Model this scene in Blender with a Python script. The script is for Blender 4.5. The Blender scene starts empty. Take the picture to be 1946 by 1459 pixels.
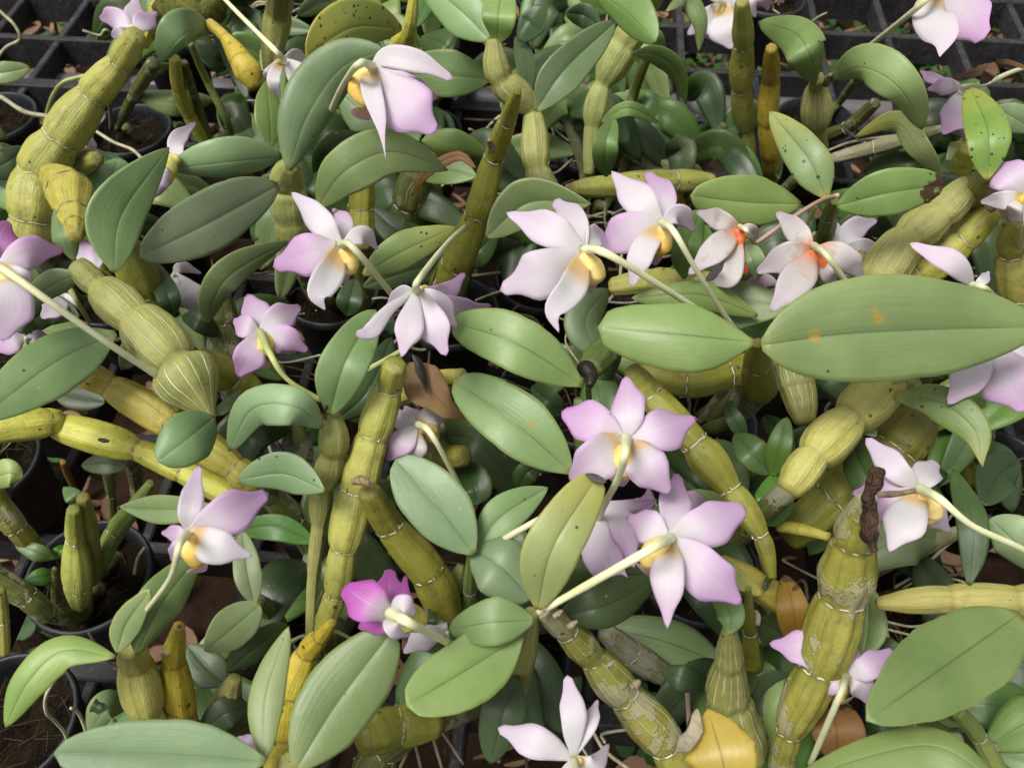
import bpy, math, random
from mathutils import Vector, noise
R = math.radians
random.seed(7)
sc = bpy.context.scene
col = sc.collection
# ---------------------------------------------------------------- camera
H = 0.52                                  # camera height above the bench top (m)
PITCH = R(52)
FPX = 1700.0                              # focal length in photo pixels
cam_d = bpy.data.cameras.new('camera'); cam = bpy.data.objects.new('camera', cam_d); col.objects.link(cam)
cam.location = (0, 0, H); cam.rotation_euler = (math.pi/2-PITCH, 0, 0)
cam_d.sensor_width = 36; cam_d.lens = FPX/1946*36
cam_d.clip_start = 0.01; cam_d.clip_end = 100
cam_d.dof.use_dof = True; cam_d.dof.focus_distance = 0.40; cam_d.dof.aperture_fstop = 20
sc.camera = cam
# ---------------------------------------------------------------- light: open shade, soft overcast sky
SUN_EL, SUN_AZ = R(66), R(-118)
w = bpy.data.worlds.new('World'); sc.world = w; w.use_nodes = True
nt = w.node_tree; nt.nodes.clear()
sky = nt.nodes.new('ShaderNodeTexSky'); sky.sky_type = 'NISHITA'; sky.sun_disc = False
sky.sun_elevation = SUN_EL; sky.sun_rotation = SUN_AZ; sky.air_density = 1.0; sky.dust_density = 4.0
hs = nt.nodes.new('ShaderNodeHueSaturation'); hs.inputs['Saturation'].default_value = 0.06
bg = nt.nodes.new('ShaderNodeBackground'); bg.inputs['Strength'].default_value = 0.078
wo = nt.nodes.new('ShaderNodeOutputWorld')
nt.links.new(sky.outputs[0], hs.inputs['Color']); nt.links.new(hs.outputs[0], bg.inputs[0]); nt.links.new(bg.outputs[0], wo.inputs[0])
sl = bpy.data.lights.new('sun', 'SUN'); sl.energy = 1.8; sl.angle = R(22); sl.color = (1.0, 0.965, 0.91)
so = bpy.data.objects.new('sun', sl); col.objects.link(so)
so.rotation_euler = Vector((-math.sin(SUN_AZ)*math.cos(SUN_EL), -math.cos(SUN_AZ)*math.cos(SUN_EL), -math.sin(SUN_EL))).to_track_quat('-Z', 'Y').to_euler()
so.location = (0, 0, 3)
vs = sc.view_settings; vs.view_transform = 'Standard'; vs.look = 'None'; vs.exposure = 0.92; vs.gamma = 1.0; vs.use_curve_mapping = False
sc.render.engine = 'CYCLES'

# ---------------------------------------------------------------- pixel -> world
CP, SP_ = math.cos(PITCH), math.sin(PITCH)
CAM = Vector((0, 0, H))
def ray(x, y):
    u = (x-973)/FPX; v = (729.5-y)/FPX
    return Vector((u, CP+v*SP_, -SP_+v*CP))
def P(x, y, h):                           # h: height above bench as a share of H
    d = ray(x, y); return CAM + d*((H-h*H)/-d.z)
def mpp(p):                               # metres per photo pixel at a point
    return (p-CAM).dot(Vector((0, CP, -SP_)))/FPX
def crom(pts, n):
    """Catmull-Rom through vectors of any size; returns n+1 evenly indexed samples"""
    m = len(pts)
    if m == 2:
        return [[a+(b-a)*i/n for a, b in zip(*pts)] for i in range(n+1)]
    out = []
    for i in range(n+1):
        t = i/n*(m-1); k = min(int(t), m-2); f = t-k
        p1, p2 = pts[k], pts[k+1]
        p0 = pts[k-1] if k > 0 else [2*a-b for a, b in zip(p1, p2)]
        p3 = pts[k+2] if k < m-2 else [2*b-a for a, b in zip(p1, p2)]
        out.append([0.5*(2*b+(c-a)*f+(2*a-5*b+4*c-d)*f*f+(3*b-a-3*c+d)*f**3) for a, b, c, d in zip(p0, p1, p2, p3)])
    return out

# ---------------------------------------------------------------- materials
class NT:
    def __init__(s, name):
        s.m = bpy.data.materials.new(name); s.m.use_nodes = True; s.t = s.m.node_tree; s.t.nodes.clear()
        s.out = s.n('ShaderNodeOutputMaterial'); s.b = s.n('ShaderNodeBsdfPrincipled')
        s.l(s.b.outputs[0], s.out.inputs[0])
    def n(s, k): return s.t.nodes.new(k)
    def l(s, a, b): s.t.links.new(a, b)
    def setin(s, sock, v):
        if hasattr(v, 'is_output'): s.l(v, sock)
        else: sock.default_value = v
    def math(s, op, a, b=0.0, c=None, clamp=False):
        n = s.n('ShaderNodeMath'); n.operation = op; n.use_clamp = clamp
        s.setin(n.inputs[0], a); s.setin(n.inputs[1], b)
        if c is not None: s.setin(n.inputs[2], c)
        return n.outputs[0]
    def mix(s, f, a, b):
        n = s.n('ShaderNodeMix'); n.data_type = 'RGBA'
        s.setin(n.inputs[0], f)
        s.setin(n.inputs[6], a if hasattr(a, 'is_output') else (*a, 1)); s.setin(n.inputs[7], b if hasattr(b, 'is_output') else (*b, 1))
        return n.outputs[2]
    def ss(s, x, a, b):                   # smoothstep from a to b -> 0..1 (a > b reverses)
        n = s.n('ShaderNodeMapRange'); n.interpolation_type = 'SMOOTHSTEP'
        s.setin(n.inputs[0], x)
        if a < b: v = (a, b, 0, 1)
        else: v = (b, a, 1, 0)
        for i, q in enumerate(v): n.inputs[1+i].default_value = q
        return n.outputs[0]
    def noise(s, vec, scale, detail=3, rough=0.55):
        n = s.n('ShaderNodeTexNoise'); n.inputs['Scale'].default_value = scale; n.inputs['Detail'].default_value = detail
        n.inputs['Roughness'].default_value = rough
        if vec is not None: s.l(vec, n.inputs['Vector'])
        return n.outputs[0]
    def coords(s):
        tc = s.n('ShaderNodeTexCoord'); oi = s.n('ShaderNodeObjectInfo')
        ad = s.n('ShaderNodeVectorMath'); ad.operation = 'ADD'
        cb = s.n('ShaderNodeCombineXYZ'); s.l(s.math('MULTIPLY', oi.outputs['Random'], 37.0), cb.inputs[0]); s.l(s.math('MULTIPLY', oi.outputs['Random'], 11.0), cb.inputs[1])
        s.l(tc.outputs['Object'], ad.inputs[0]); s.l(cb.outputs[0], ad.inputs[1])
        sep = s.n('ShaderNodeSeparateXYZ'); s.l(tc.outputs['UV'], sep.inputs[0])
        return ad.outputs[0], sep.outputs[0], sep.outputs[1], oi.outputs['Random'], tc
    def scaled_uv(s, u, v, ku, kv, rnd):
        cb = s.n('ShaderNodeCombineXYZ'); s.l(s.math('MULTIPLY', u, ku), cb.inputs[0]); s.l(s.math('MULTIPLY', v, kv), cb.inputs[1]); s.l(s.math('MULTIPLY', rnd, 50.0), cb.inputs[2])
        return cb.outputs[0]
    def hsv(s, c, h, sat, val):
        n = s.n('ShaderNodeHueSaturation'); s.setin(n.inputs['Hue'], h); s.setin(n.inputs['Saturation'], sat); s.setin(n.inputs['Value'], val); s.l(c, n.inputs['Color'])
        return n.outputs[0]
    def bump(s, h, strength, dist):
        n = s.n('ShaderNodeBump'); n.inputs['Strength'].default_value = strength; n.inputs['Distance'].default_value = dist
        s.l(h, n.inputs['Height']); s.l(n.outputs[0], s.b.inputs['Normal']); return n.outputs[0]
    def dots(s, vec, scale, r, keep):     # sparse round dots
        v = s.n('ShaderNodeTexVoronoi'); v.inputs['Scale'].default_value = scale; s.l(vec, v.inputs['Vector'])
        sp = s.n('ShaderNodeSeparateColor'); s.l(v.outputs['Color'], sp.inputs[0])
        on = s.math('GREATER_THAN', sp.outputs[0], 1-keep)
        rr = s.math('MULTIPLY', s.math('POWER', sp.outputs[1], 2.0), r)
        return s.math('MULTIPLY', on, s.ss(s.math('SUBTRACT', v.outputs['Distance'], rr), 0.03, -0.03))

def leaf_mat(name, A, B, Y, spots=0.05, yel=0.45, rough=0.43, blot=0.0, brown=0.0, tipy=0.0, dr=0.28):
    m = NT(name); vec, s, j, rnd, tc = m.coords()
    a = m.math('MULTIPLY', m.math('ABSOLUTE', m.math('SUBTRACT', j, 0.5)), 2.0)
    n1 = m.noise(vec, 28, 3); stv = m.scaled_uv(s, j, 2.2, 26.0, rnd); st = m.noise(stv, 1.0, 4, 0.65)
    c = m.mix(m.ss(n1, 0.33, 0.67), A, B)
    c = m.mix(m.math('MULTIPLY', m.ss(st, 0.4, 0.8), 0.10), c, tuple(min(1, q*1.25) for q in B))
    c = m.mix(m.math('MULTIPLY', m.ss(st, 0.5, 0.2), 0.10), c, tuple(q*0.75 for q in A))
    r2 = m.math('FRACT', m.math('MULTIPLY', rnd, 7.31)); r3 = m.math('FRACT', m.math('MULTIPLY', rnd, 17.7))
    c = m.hsv(c, m.math('MULTIPLY_ADD', r2, 0.028, 0.484), m.math('MULTIPLY_ADD', r3, 0.3, 0.85), m.math('MULTIPLY_ADD', rnd, 0.36, 0.82))
    wob = m.math('MULTIPLY', n1, 0.14)
    yb = m.math('ADD', m.ss(m.math('ADD', s, wob), 0.20, 0.05), m.math('MULTIPLY', m.ss(m.math('ADD', a, wob), 0.97, 1.07), 0.9))
    c = m.mix(m.math('MULTIPLY', yb, yel, clamp=True), c, Y)
    if tipy: c = m.mix(m.math('MULTIPLY', m.ss(m.math('ADD', s, m.math('MULTIPLY', n1, .5)), 0.75, 1.2), tipy), c, (0.42, 0.33, 0.035))
    rib = m.math('MULTIPLY', m.ss(a, 0.045, 0.0), m.ss(s, 1.0, 0.8))
    c = m.mix(m.math('MULTIPLY', rib, 0.85), c, tuple(q*0.48 for q in A))
    n2 = m.noise(vec, 60, 2)
    if blot: c = m.mix(m.math('MULTIPLY', m.ss(n2, 0.70-0.05*blot, 0.76-0.05*blot), 0.75), c, (0.36, 0.22, 0.035))
    if brown:
        nb = m.noise(vec, 75, 4); c = m.mix(m.ss(m.math('ADD', nb, m.math('MULTIPLY', m.ss(s, 0.5, 1), .15)), 0.66, 0.70), c, (0.06, 0.028, 0.012))
    sc_ = m.math('MULTIPLY', m.ss(m.noise(m.scaled_uv(s, j, 14.0, 5.0, rnd), 1.0, 3), 0.70, 0.78), 0.35); c = m.mix(sc_, c, (0.30, 0.27, 0.13))
    d = m.dots(vec, 430, dr, spots); c = m.mix(m.math('MULTIPLY', d, 0.9), c, (0.03, 0.016, 0.01))
    d2 = m.dots(vec, 420, 0.22, 0.03); c = m.mix(m.math('MULTIPLY', d2, 0.45), c, (0.5, 0.5, 0.42))
    geo = m.n('ShaderNodeNewGeometry')
    m.l(c, m.b.inputs['Base Color'])
    rg = m.math('MULTIPLY_ADD', n2, 0.22, rough-0.11); m.l(rg, m.b.inputs['Roughness'])
    m.b.inputs['Specular IOR Level'].default_value = 0.5
    hgt = m.math('ADD', m.math('MULTIPLY', st, 0.6), m.math('MULTIPLY', m.noise(vec, 320, 2), 0.4))
    nb = m.bump(m.math('ADD', hgt, m.math('MULTIPLY', m.noise(vec, 45, 3), 2.2)), 0.26, 0.0010)
    tr = m.n('ShaderNodeBsdfTranslucent'); m.l(m.hsv(c, 0.485, 1.15, 1.3), tr.inputs[0])
    mx = m.n('ShaderNodeMixShader'); mx.inputs[0].default_value = 0.17
    m.l(m.b.outputs[0], mx.inputs[1]); m.l(tr.outputs[0], mx.inputs[2]); m.l(mx.outputs[0], m.out.inputs[0])
    return m.m

def petal_mat(name, white, pink, deep, lo=0.25, hi=0.95, edge=0.3, brown=0.0, warm=0.0, yel=0.0):
    m = NT(name); vec, s, j, rnd, tc = m.coords()
    a = m.math('MULTIPLY', m.math('ABSOLUTE', m.math('SUBTRACT', j, 0.5)), 2.0)
    vv = m.noise(m.scaled_uv(s, j, 1.2, 26.0, rnd), 1.0, 4, 0.6); n1 = m.noise(vec, 70, 3)
    f = m.math('ADD', s, m.math('ADD', m.math('MULTIPLY', m.math('MULTIPLY', a, a), edge), m.math('MULTIPLY', m.math('SUBTRACT', n1, 0.5), 0.28)))
    f = m.math('ADD', f, m.math('MULTIPLY', m.math('SUBTRACT', rnd, 0.5), 0.25))
    c = m.mix(m.ss(f, lo, hi), white, pink)
    c = m.mix(m.math('MULTIPLY', m.ss(f, hi-0.08, hi+0.32), 0.75), c, deep)
    c = m.mix(m.math('MULTIPLY', m.ss(vv, 0.5, 0.8), 0.15), c, tuple(min(.9, q*1.2) for q in white))
    c = m.mix(m.math('MULTIPLY', m.ss(vv, 0.45, 0.2), 0.13), c, deep)
    c = m.mix(m.math('MULTIPLY', m.math('MULTIPLY', m.ss(a, 0.06, 0.0), m.ss(s, .95, .6)), 0.35), c, white)
    c = m.mix(m.math('MULTIPLY', m.ss(s, 0.11, 0.0), 0.7), c, (0.62, 0.64, 0.30))
    if brown: 
        c = m.mix(m.math('MULTIPLY', m.ss(m.noise(vec, 120, 4), 0.52, 0.72), brown), c, (0.36, 0.25, 0.17))
        c = m.mix(m.math('MULTIPLY', m.ss(m.math('ADD', m.math('MAXIMUM', a, s), m.math('MULTIPLY', n1, .1)), .98, 1.06), .7), c, (0.35, 0.2, 0.1))
    if warm: c = m.mix(m.math('MULTIPLY', m.ss(m.math('ADD', s, m.math('MULTIPLY', n1, .25)), 0.50, 0.15), warm), c, (0.72, 0.22, 0.06))
    if yel: c = m.mix(m.math('MULTIPLY', m.math('MULTIPLY', m.ss(m.math('ADD', s, m.math('MULTIPLY', n1, .12)), 0.40, 0.22), m.ss(s, 0.02, .12)), yel), c, (0.70, 0.44, 0.055))
    d = m.dots(vec, 400, 0.2, 0.012); c = m.mix(m.math('MULTIPLY', d, 0.6), c, (0.2, 0.08, 0.12))
    m.l(c, m.b.inputs['Base Color']); m.b.inputs['Roughness'].default_value = 0.55; m.b.inputs['Specular IOR Level'].default_value = 0.35
    m.b.inputs['Sheen Weight'].default_value = 0.08
    m.bump(m.math('ADD', m.math('MULTIPLY', vv, .6), m.math('MULTIPLY', m.noise(vec, 90, 2), .6)), 0.35, 0.0007)
    tr = m.n('ShaderNodeBsdfTranslucent'); m.l(m.hsv(c, 0.5, 1.15, 1.0), tr.inputs[0])
    mx = m.n('ShaderNodeMixShader'); mx.inputs[0].default_value = 0.38
    m.l(m.b.outputs[0], mx.inputs[1]); m.l(tr.outputs[0], mx.inputs[2]); m.l(mx.outputs[0], m.out.inputs[0])
    return m.m

def cane_mat(name, A, B, dark, stripes=0.0, nstripe=16, patch=0.0, speck=0.15, rough=0.5, nodeb=0.6, stain=0.0):
    m = NT(name); vec, u, v, rnd, tc = m.coords()
    f = m.math('FRACT', u); n1 = m.noise(vec, 40, 4); n2 = m.noise(vec, 150, 4, 0.65)
    fib = m.noise(m.scaled_uv(u, v, 2.0, 60.0, rnd), 1.0, 3, 0.6)
    c = m.mix(m.ss(n1, 0.32, 0.68), A, B)
    c = m.mix(m.math('MULTIPLY', m.ss(fib, 0.45, 0.75), 0.4), c, tuple(min(1, q*1.3) for q in B))
    c = m.mix(m.math('MULTIPLY', m.ss(n2, 0.5, 0.3), 0.4), c, dark)
    c = m.mix(m.math('MULTIPLY', m.ss(m.noise(vec, 18, 3), 0.48, 0.7), 0.4), c, tuple(q*w for q, w in zip(A, (.62, .78, .8))))
    c = m.hsv(c, m.math('MULTIPLY_ADD', rnd, 0.03, 0.485), 1.0, m.math('MULTIPLY_ADD', rnd, 0.3, 0.85))
    fw = m.math('ADD', f, m.math('MULTIPLY', m.math('SUBTRACT', n2, 0.5), 0.10))
    nd = m.math('ADD', m.ss(fw, 0.07, 0.015), m.ss(fw, 0.94, 0.99), clamp=True)
    c = m.mix(m.math('MULTIPLY', nd, nodeb), c, dark)
    h = m.math('MULTIPLY', fib, 0.5)
    if patch:
        pz = m.math('ADD', m.noise(vec, 55, 5, 0.7), m.math('MULTIPLY', m.ss(f, 0.7, 0.2), 0.06))
        pf = m.ss(pz, 0.60-0.10*patch, 0.63-0.10*patch); c = m.mix(m.math('MULTIPLY', pf, 0.6), c, m.mix(fib, (0.20, 0.19, 0.12), (0.42, 0.40, 0.29)))
        h = m.math('ADD', h, m.math('MULTIPLY', pf, 0.5))
    if stripes:
        wv = m.math('ADD', m.math('MULTIPLY', v, float(nstripe)), m.math('MULTIPLY', m.noise(m.scaled_uv(u, v, 1.0, 5.0, rnd), 1.0, 2), 1.1))
        sx = m.math('ABSOLUTE', m.math('SUBTRACT', m.math('FRACT', wv), 0.5))
        sf = m.math('MULTIPLY', m.ss(sx, 0.075, 0.02), m.math('MULTIPLY', m.ss(f, 0.04, 0.3), m.ss(m.noise(vec, 30, 2), 0.36, 0.52) if stripes < .9 else 1.0))
        c = m.mix(m.math('MULTIPLY', sf, stripes), c, (0.66, 0.65, 0.46)); h = m.math('ADD', h, m.math('MULTIPLY', sf, 0.9))
    if stain: c = m.mix(m.math('MULTIPLY', m.ss(m.noise(vec, 95, 5, 0.7), 0.60, 0.68), stain), c, (0.07, 0.04, 0.015))
    d = m.dots(vec, 300, 0.35, speck); c = m.mix(m.math('MULTIPLY', d, 0.8), c, (0.03, 0.02, 0.01))
    m.l(c, m.b.inputs['Base Color']); m.l(m.math('MULTIPLY_ADD', n2, 0.25, rough-0.1), m.b.inputs['Roughness'])
    m.b.inputs['Subsurface Weight'].default_value = 0.08; m.b.inputs['Subsurface Radius'].default_value = (0.004, 0.004, 0.001)
    m.bump(m.math('ADD', h, m.math('MULTIPLY', n2, 0.8)), 0.6, 0.0016)
    return m.m

def plain_mat(name, A, B, scale=60, rough=0.6, bump=0.4, dist=0.001, spec=0.4, wear=None, streak=False):
    m = NT(name); vec, u, v, rnd, tc = m.coords()
    n1 = m.noise(vec, scale, 5, 0.65); n2 = m.noise(vec, scale*5, 3)
    c = m.mix(m.ss(n1, 0.3, 0.7), A, B)
    if wear: c = m.mix(m.math('MULTIPLY', m.ss(n2, 0.5, 0.75), 0.5), c, wear)
    c = m.hsv(c, 0.5, 1.0, m.math('MULTIPLY_ADD', rnd, 0.4, 0.8))
    m.l(c, m.b.inputs['Base Color']); m.l(m.math('MULTIPLY_ADD', n1, 0.25, rough-0.12), m.b.inputs['Roughness']); m.b.inputs['Specular IOR Level'].default_value = spec
    m.bump(m.math('ADD', n1, m.math('MULTIPLY', n2, 0.5)), bump, dist)
    return m.m

YG = (0.30, 0.33, 0.09)
M = {
 'blue':  leaf_mat('leaf_glaucous', (0.145, 0.222, 0.098), (0.200, 0.290, 0.135), YG, 0.022, 0.35),
 'bluel': leaf_mat('leaf_pale_glaucous', (0.20, 0.285, 0.145), (0.26, 0.345, 0.185), YG, 0.02, 0.3),
 'green': leaf_mat('leaf_green', (0.136, 0.210, 0.068), (0.188, 0.272, 0.096), YG, 0.03, 0.45),
 'lime':  leaf_mat('leaf_lime', (0.20, 0.285, 0.080), (0.265, 0.345, 0.112), (0.38, 0.37, 0.10), 0.06, 0.5),
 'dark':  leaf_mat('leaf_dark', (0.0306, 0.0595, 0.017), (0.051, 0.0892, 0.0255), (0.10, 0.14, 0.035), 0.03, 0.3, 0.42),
 'young': leaf_mat('leaf_young', (0.075, 0.155, 0.036), (0.115, 0.205, 0.052), (0.15, 0.22, 0.05), 0.03, 0.4, 0.38),
 'spot':  leaf_mat('leaf_spotted', (0.158, 0.232, 0.060), (0.212, 0.288, 0.083), (0.38, 0.33, 0.06), 0.30, 0.8, tipy=0.3, dr=.42),
 'yspot': leaf_mat('leaf_yellow_spotted', (0.20, 0.262, 0.06), (0.27, 0.325, 0.078), (0.46, 0.34, 0.05), 0.42, 0.8, tipy=0.4, dr=.5),
 'blot':  leaf_mat('leaf_blotched', (0.140, 0.222, 0.072), (0.192, 0.285, 0.098), YG, 0.02, 0.4, blot=0.6),
 'chew':  leaf_mat('leaf_chewed', (0.125, 0.205, 0.070), (0.175, 0.262, 0.094), YG, 0.08, 0.3, brown=1.0),
 'ylime': leaf_mat('leaf_yellowing', (0.178, 0.248, 0.064), (0.235, 0.30, 0.085), (0.42, 0.38, 0.08), 0.08, 0.7, tipy=0.4),
 'gold':  leaf_mat('leaf_golden', (0.36, 0.265, 0.012), (0.44, 0.33, 0.02), (0.45, 0.3, 0.02), 0.05, 0.3),
 'tan':   leaf_mat('leaf_tan', (0.168, 0.091, 0.0245), (0.217, 0.126, 0.035), (0.32, 0.2, 0.06), 0.12, 0.3, 0.6, brown=0.6),
 'shtan': leaf_mat('sheath_tan', (0.255, 0.1403, 0.0425), (0.34, 0.204, 0.068), (0.4, 0.26, 0.1), 0.10, 0.3, 0.6),
 'brown': leaf_mat('leaf_withered', (0.10, 0.045, 0.018), (0.16, 0.08, 0.034), (0.2, 0.1, 0.04), 0.1, 0.3, 0.65),
 'black': plain_mat('rotten_black', (0.006, 0.005, 0.005), (0.03, 0.02, 0.013), 200, 0.5),
 'pale':  petal_mat('petal_pale', (0.73, 0.71, 0.715), (0.69, 0.56, 0.69), (0.60, 0.37, 0.62), 0.15, 1.25),
 'paley': petal_mat('petal_pale_yellow_base', (0.73, 0.71, 0.71), (0.69, 0.58, 0.69), (0.60, 0.40, 0.62), 0.33, 1.3, yel=0.7),
 'pink':  petal_mat('petal_pink', (0.73, 0.69, 0.72), (0.64, 0.41, 0.65), (0.52, 0.17, 0.54), 0.08, 1.05),
 'pinky': petal_mat('petal_pink_yellow_base', (0.73, 0.70, 0.71), (0.64, 0.46, 0.65), (0.54, 0.22, 0.56), 0.22, 1.15, yel=0.65),
 'mag':   petal_mat('petal_magenta', (0.68, 0.64, 0.65), (0.56, 0.18, 0.52), (0.47, 0.075, 0.42), 0.10, 0.6),
 'wither':petal_mat('petal_withered', (0.66, 0.63, 0.60), (0.60, 0.52, 0.58), (0.5, 0.40, 0.48), 0.3, 1.2, 0.2, brown=0.5, warm=0.75),
 'cy':    cane_mat('cane_yellow', (0.33, 0.298, 0.040), (0.425, 0.385, 0.07), (0.20, 0.15, 0.03), 0, 10, 0.0, 0.10, 0.48, .45, stain=.45),
 'cl':    cane_mat('cane_lime', (0.285, 0.282, 0.055), (0.375, 0.362, 0.085), (0.15, 0.14, 0.03), 0.0, 9, 0.0, 0.10, 0.46, .4, stain=.2),
 'co':    cane_mat('cane_olive', (0.172, 0.1684, 0.0193), (0.2456, 0.2355, 0.0322), (0.09, 0.08, 0.015), 0.0, 8, 0.0, 0.14, 0.5, .55, stain=.3),
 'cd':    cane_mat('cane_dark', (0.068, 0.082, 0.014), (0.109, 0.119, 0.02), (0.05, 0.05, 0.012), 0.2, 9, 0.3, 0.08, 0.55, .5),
 'cg':    cane_mat('cane_gold', (0.39, 0.30, 0.024), (0.49, 0.395, 0.045), (0.16, 0.09, 0.02), 0, 8, 0.0, 0.35, 0.48, .5, stain=.75),
 'cs':    cane_mat('cane_sheathed', (0.238, 0.238, 0.062), (0.308, 0.299, 0.092), (0.17, 0.17, 0.05), 0.55, 13, 0.0, 0.03, 0.55, .3),
 'cz':    cane_mat('cane_striped', (0.211, 0.216, 0.053), (0.282, 0.273, 0.079), (0.15, 0.15, 0.05), 0.95, 15, 0.0, 0.03, 0.55, .3),
 'ct':    cane_mat('cane_tan_sheath', (0.317, 0.282, 0.066), (0.387, 0.352, 0.097), (0.24, 0.17, 0.05), 0.35, 13, 0.0, 0.06, 0.55, .4),
 'cw':    cane_mat('cane_weathered', (0.185, 0.176, 0.022), (0.264, 0.246, 0.044), (0.11, 0.09, 0.03), 0.35, 11, 0.75, 0.08, 0.6, .5),
 'cr':    cane_mat('cane_ridged', (0.1902, 0.1788, 0.0238), (0.2542, 0.2378, 0.0435), (0.12, 0.10, 0.03), 0.0, 11, 0.25, 0.06, 0.5, .5),
 'cx':    cane_mat('cane_papery', (0.194, 0.189, 0.088), (0.264, 0.255, 0.132), (0.14, 0.12, 0.06), 0.35, 12, 0.8, 0.05, 0.65, .4),
 'cn':    cane_mat('cane_green', (0.132, 0.176, 0.035), (0.185, 0.229, 0.053), (0.1, 0.12, 0.03), 0.2, 10, 0.0, 0.04, 0.5, .4),
 'rot':   plain_mat('rotten_cane', (0.012, 0.006, 0.003), (0.085, 0.036, 0.013), 130, 0.6, 1.0, 0.004),
 'papery':plain_mat('papery_tissue', (0.20, 0.17, 0.11), (0.34, 0.30, 0.20), 120, 0.8, 0.7, .002),
 'ring':  plain_mat('papery_fringe', (0.48, 0.44, 0.33), (0.66, 0.62, 0.50), 300, 0.7),
 'rust':  plain_mat('dry_fringe', (0.10, 0.065, 0.035), (0.30, 0.23, 0.13), 300, 0.75),
 'ped':   plain_mat('flower_stalk', (0.55, 0.565, 0.30), (0.66, 0.665, 0.44), 45, 0.5, 0.25),
 'pedg':  plain_mat('flower_stalk_green', (0.36, 0.41, 0.13), (0.47, 0.50, 0.20), 45, 0.5, 0.25),
 'pedp':  plain_mat('flower_stalk_pink', (0.46, 0.29, 0.23), (0.56, 0.38, 0.30), 45, 0.5, 0.25),
 'chin':  plain_mat('flower_chin_yellow', (0.60, 0.36, 0.04), (0.72, 0.58, 0.24), 55, 0.5, 0.2),
 'ching': plain_mat('flower_chin_green', (0.36, 0.34, 0.035), (0.55, 0.50, 0.16), 90, 0.5, 0.2),
 'chinr': plain_mat('flower_chin_red', (0.50, 0.05, 0.02), (0.78, 0.26, 0.05), 110, 0.5, 0.4),
 'lip':   petal_mat('lip_petal', (0.74, 0.55, 0.30), (0.72, 0.55, 0.74), (0.30, 0.05, 0.12), 0.2, 1.1),
 'root':  plain_mat('aerial_root', (0.30, 0.27, 0.17), (0.46, 0.42, 0.28), 120, 0.75),
 'rootd': plain_mat('old_root', (0.03, 0.02, 0.012), (0.09, 0.065, 0.035), 120, 0.8),
 'pot':   plain_mat('black_pot_plastic', (0.012, 0.013, 0.016), (0.022, 0.023, 0.027), 90, 0.5, 0.25, 0.0006, 0.4, (0.05, 0.055, 0.065)),
 'soil':  plain_mat('mossy_soil', (0.005, 0.0035, 0.002), (0.018, 0.012, 0.006), 150, 0.95, 0.9, 0.004, 0.1, (0.028, 0.024, 0.008)),
 'bench': plain_mat('bench_plastic', (0.014, 0.014, 0.015), (0.034, 0.032, 0.033), 50, 0.6, 0.4, 0.001, 0.3, (0.10, 0.092, 0.09)),
 'pipe':  plain_mat('pipe_steel', (0.075, 0.072, 0.078), (0.11, 0.105, 0.11), 30, 0.5, 0.2, 0.0005, 0.4, (0.14, 0.045, 0.02)),
 'earth': plain_mat('earth', (0.018, 0.0099, 0.0063), (0.0418, 0.0238, 0.0153), 14, 0.95, 0.9, 0.01, 0.1),
 'litter':plain_mat('litter_brown', (0.161, 0.085, 0.049), (0.379, 0.23, 0.142), 6, 0.8, 0.5, 0.001, 0.2, (0.40, 0.30, 0.2)),
 'weed':  plain_mat('weed_green', (0.0256, 0.0768, 0.0152), (0.056, 0.1328, 0.0256), 20, 0.55, 0.3),
 'moss':  plain_mat('moss', (0.05, 0.06, 0.012), (0.15, 0.16, 0.04), 220, 0.95, 1.0, 0.004, 0.1),
}

# ---------------------------------------------------------------- builders
def mesh_obj(name, V, F, mat, parent=None, uv=None, origin=None, smooth=True):
    o_ = origin or Vector((0, 0, 0))
    me = bpy.data.meshes.new(name); me.from_pydata([tuple(v-o_) for v in V], [], F)
    if uv is not None:
        ul = me.uv_layers.new(name='UVMap'); flat = []
        for f in F:
            for i in f: flat += uv[i]
        ul.data.foreach_set('uv', flat)
    if smooth: me.polygons.foreach_set('use_smooth', [True]*len(me.polygons))
    me.materials.append(M[mat]); me.update()
    ob = bpy.data.objects.new(name, me); col.objects.link(ob)
    if parent is not None: ob.parent = parent
    return ob

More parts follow.
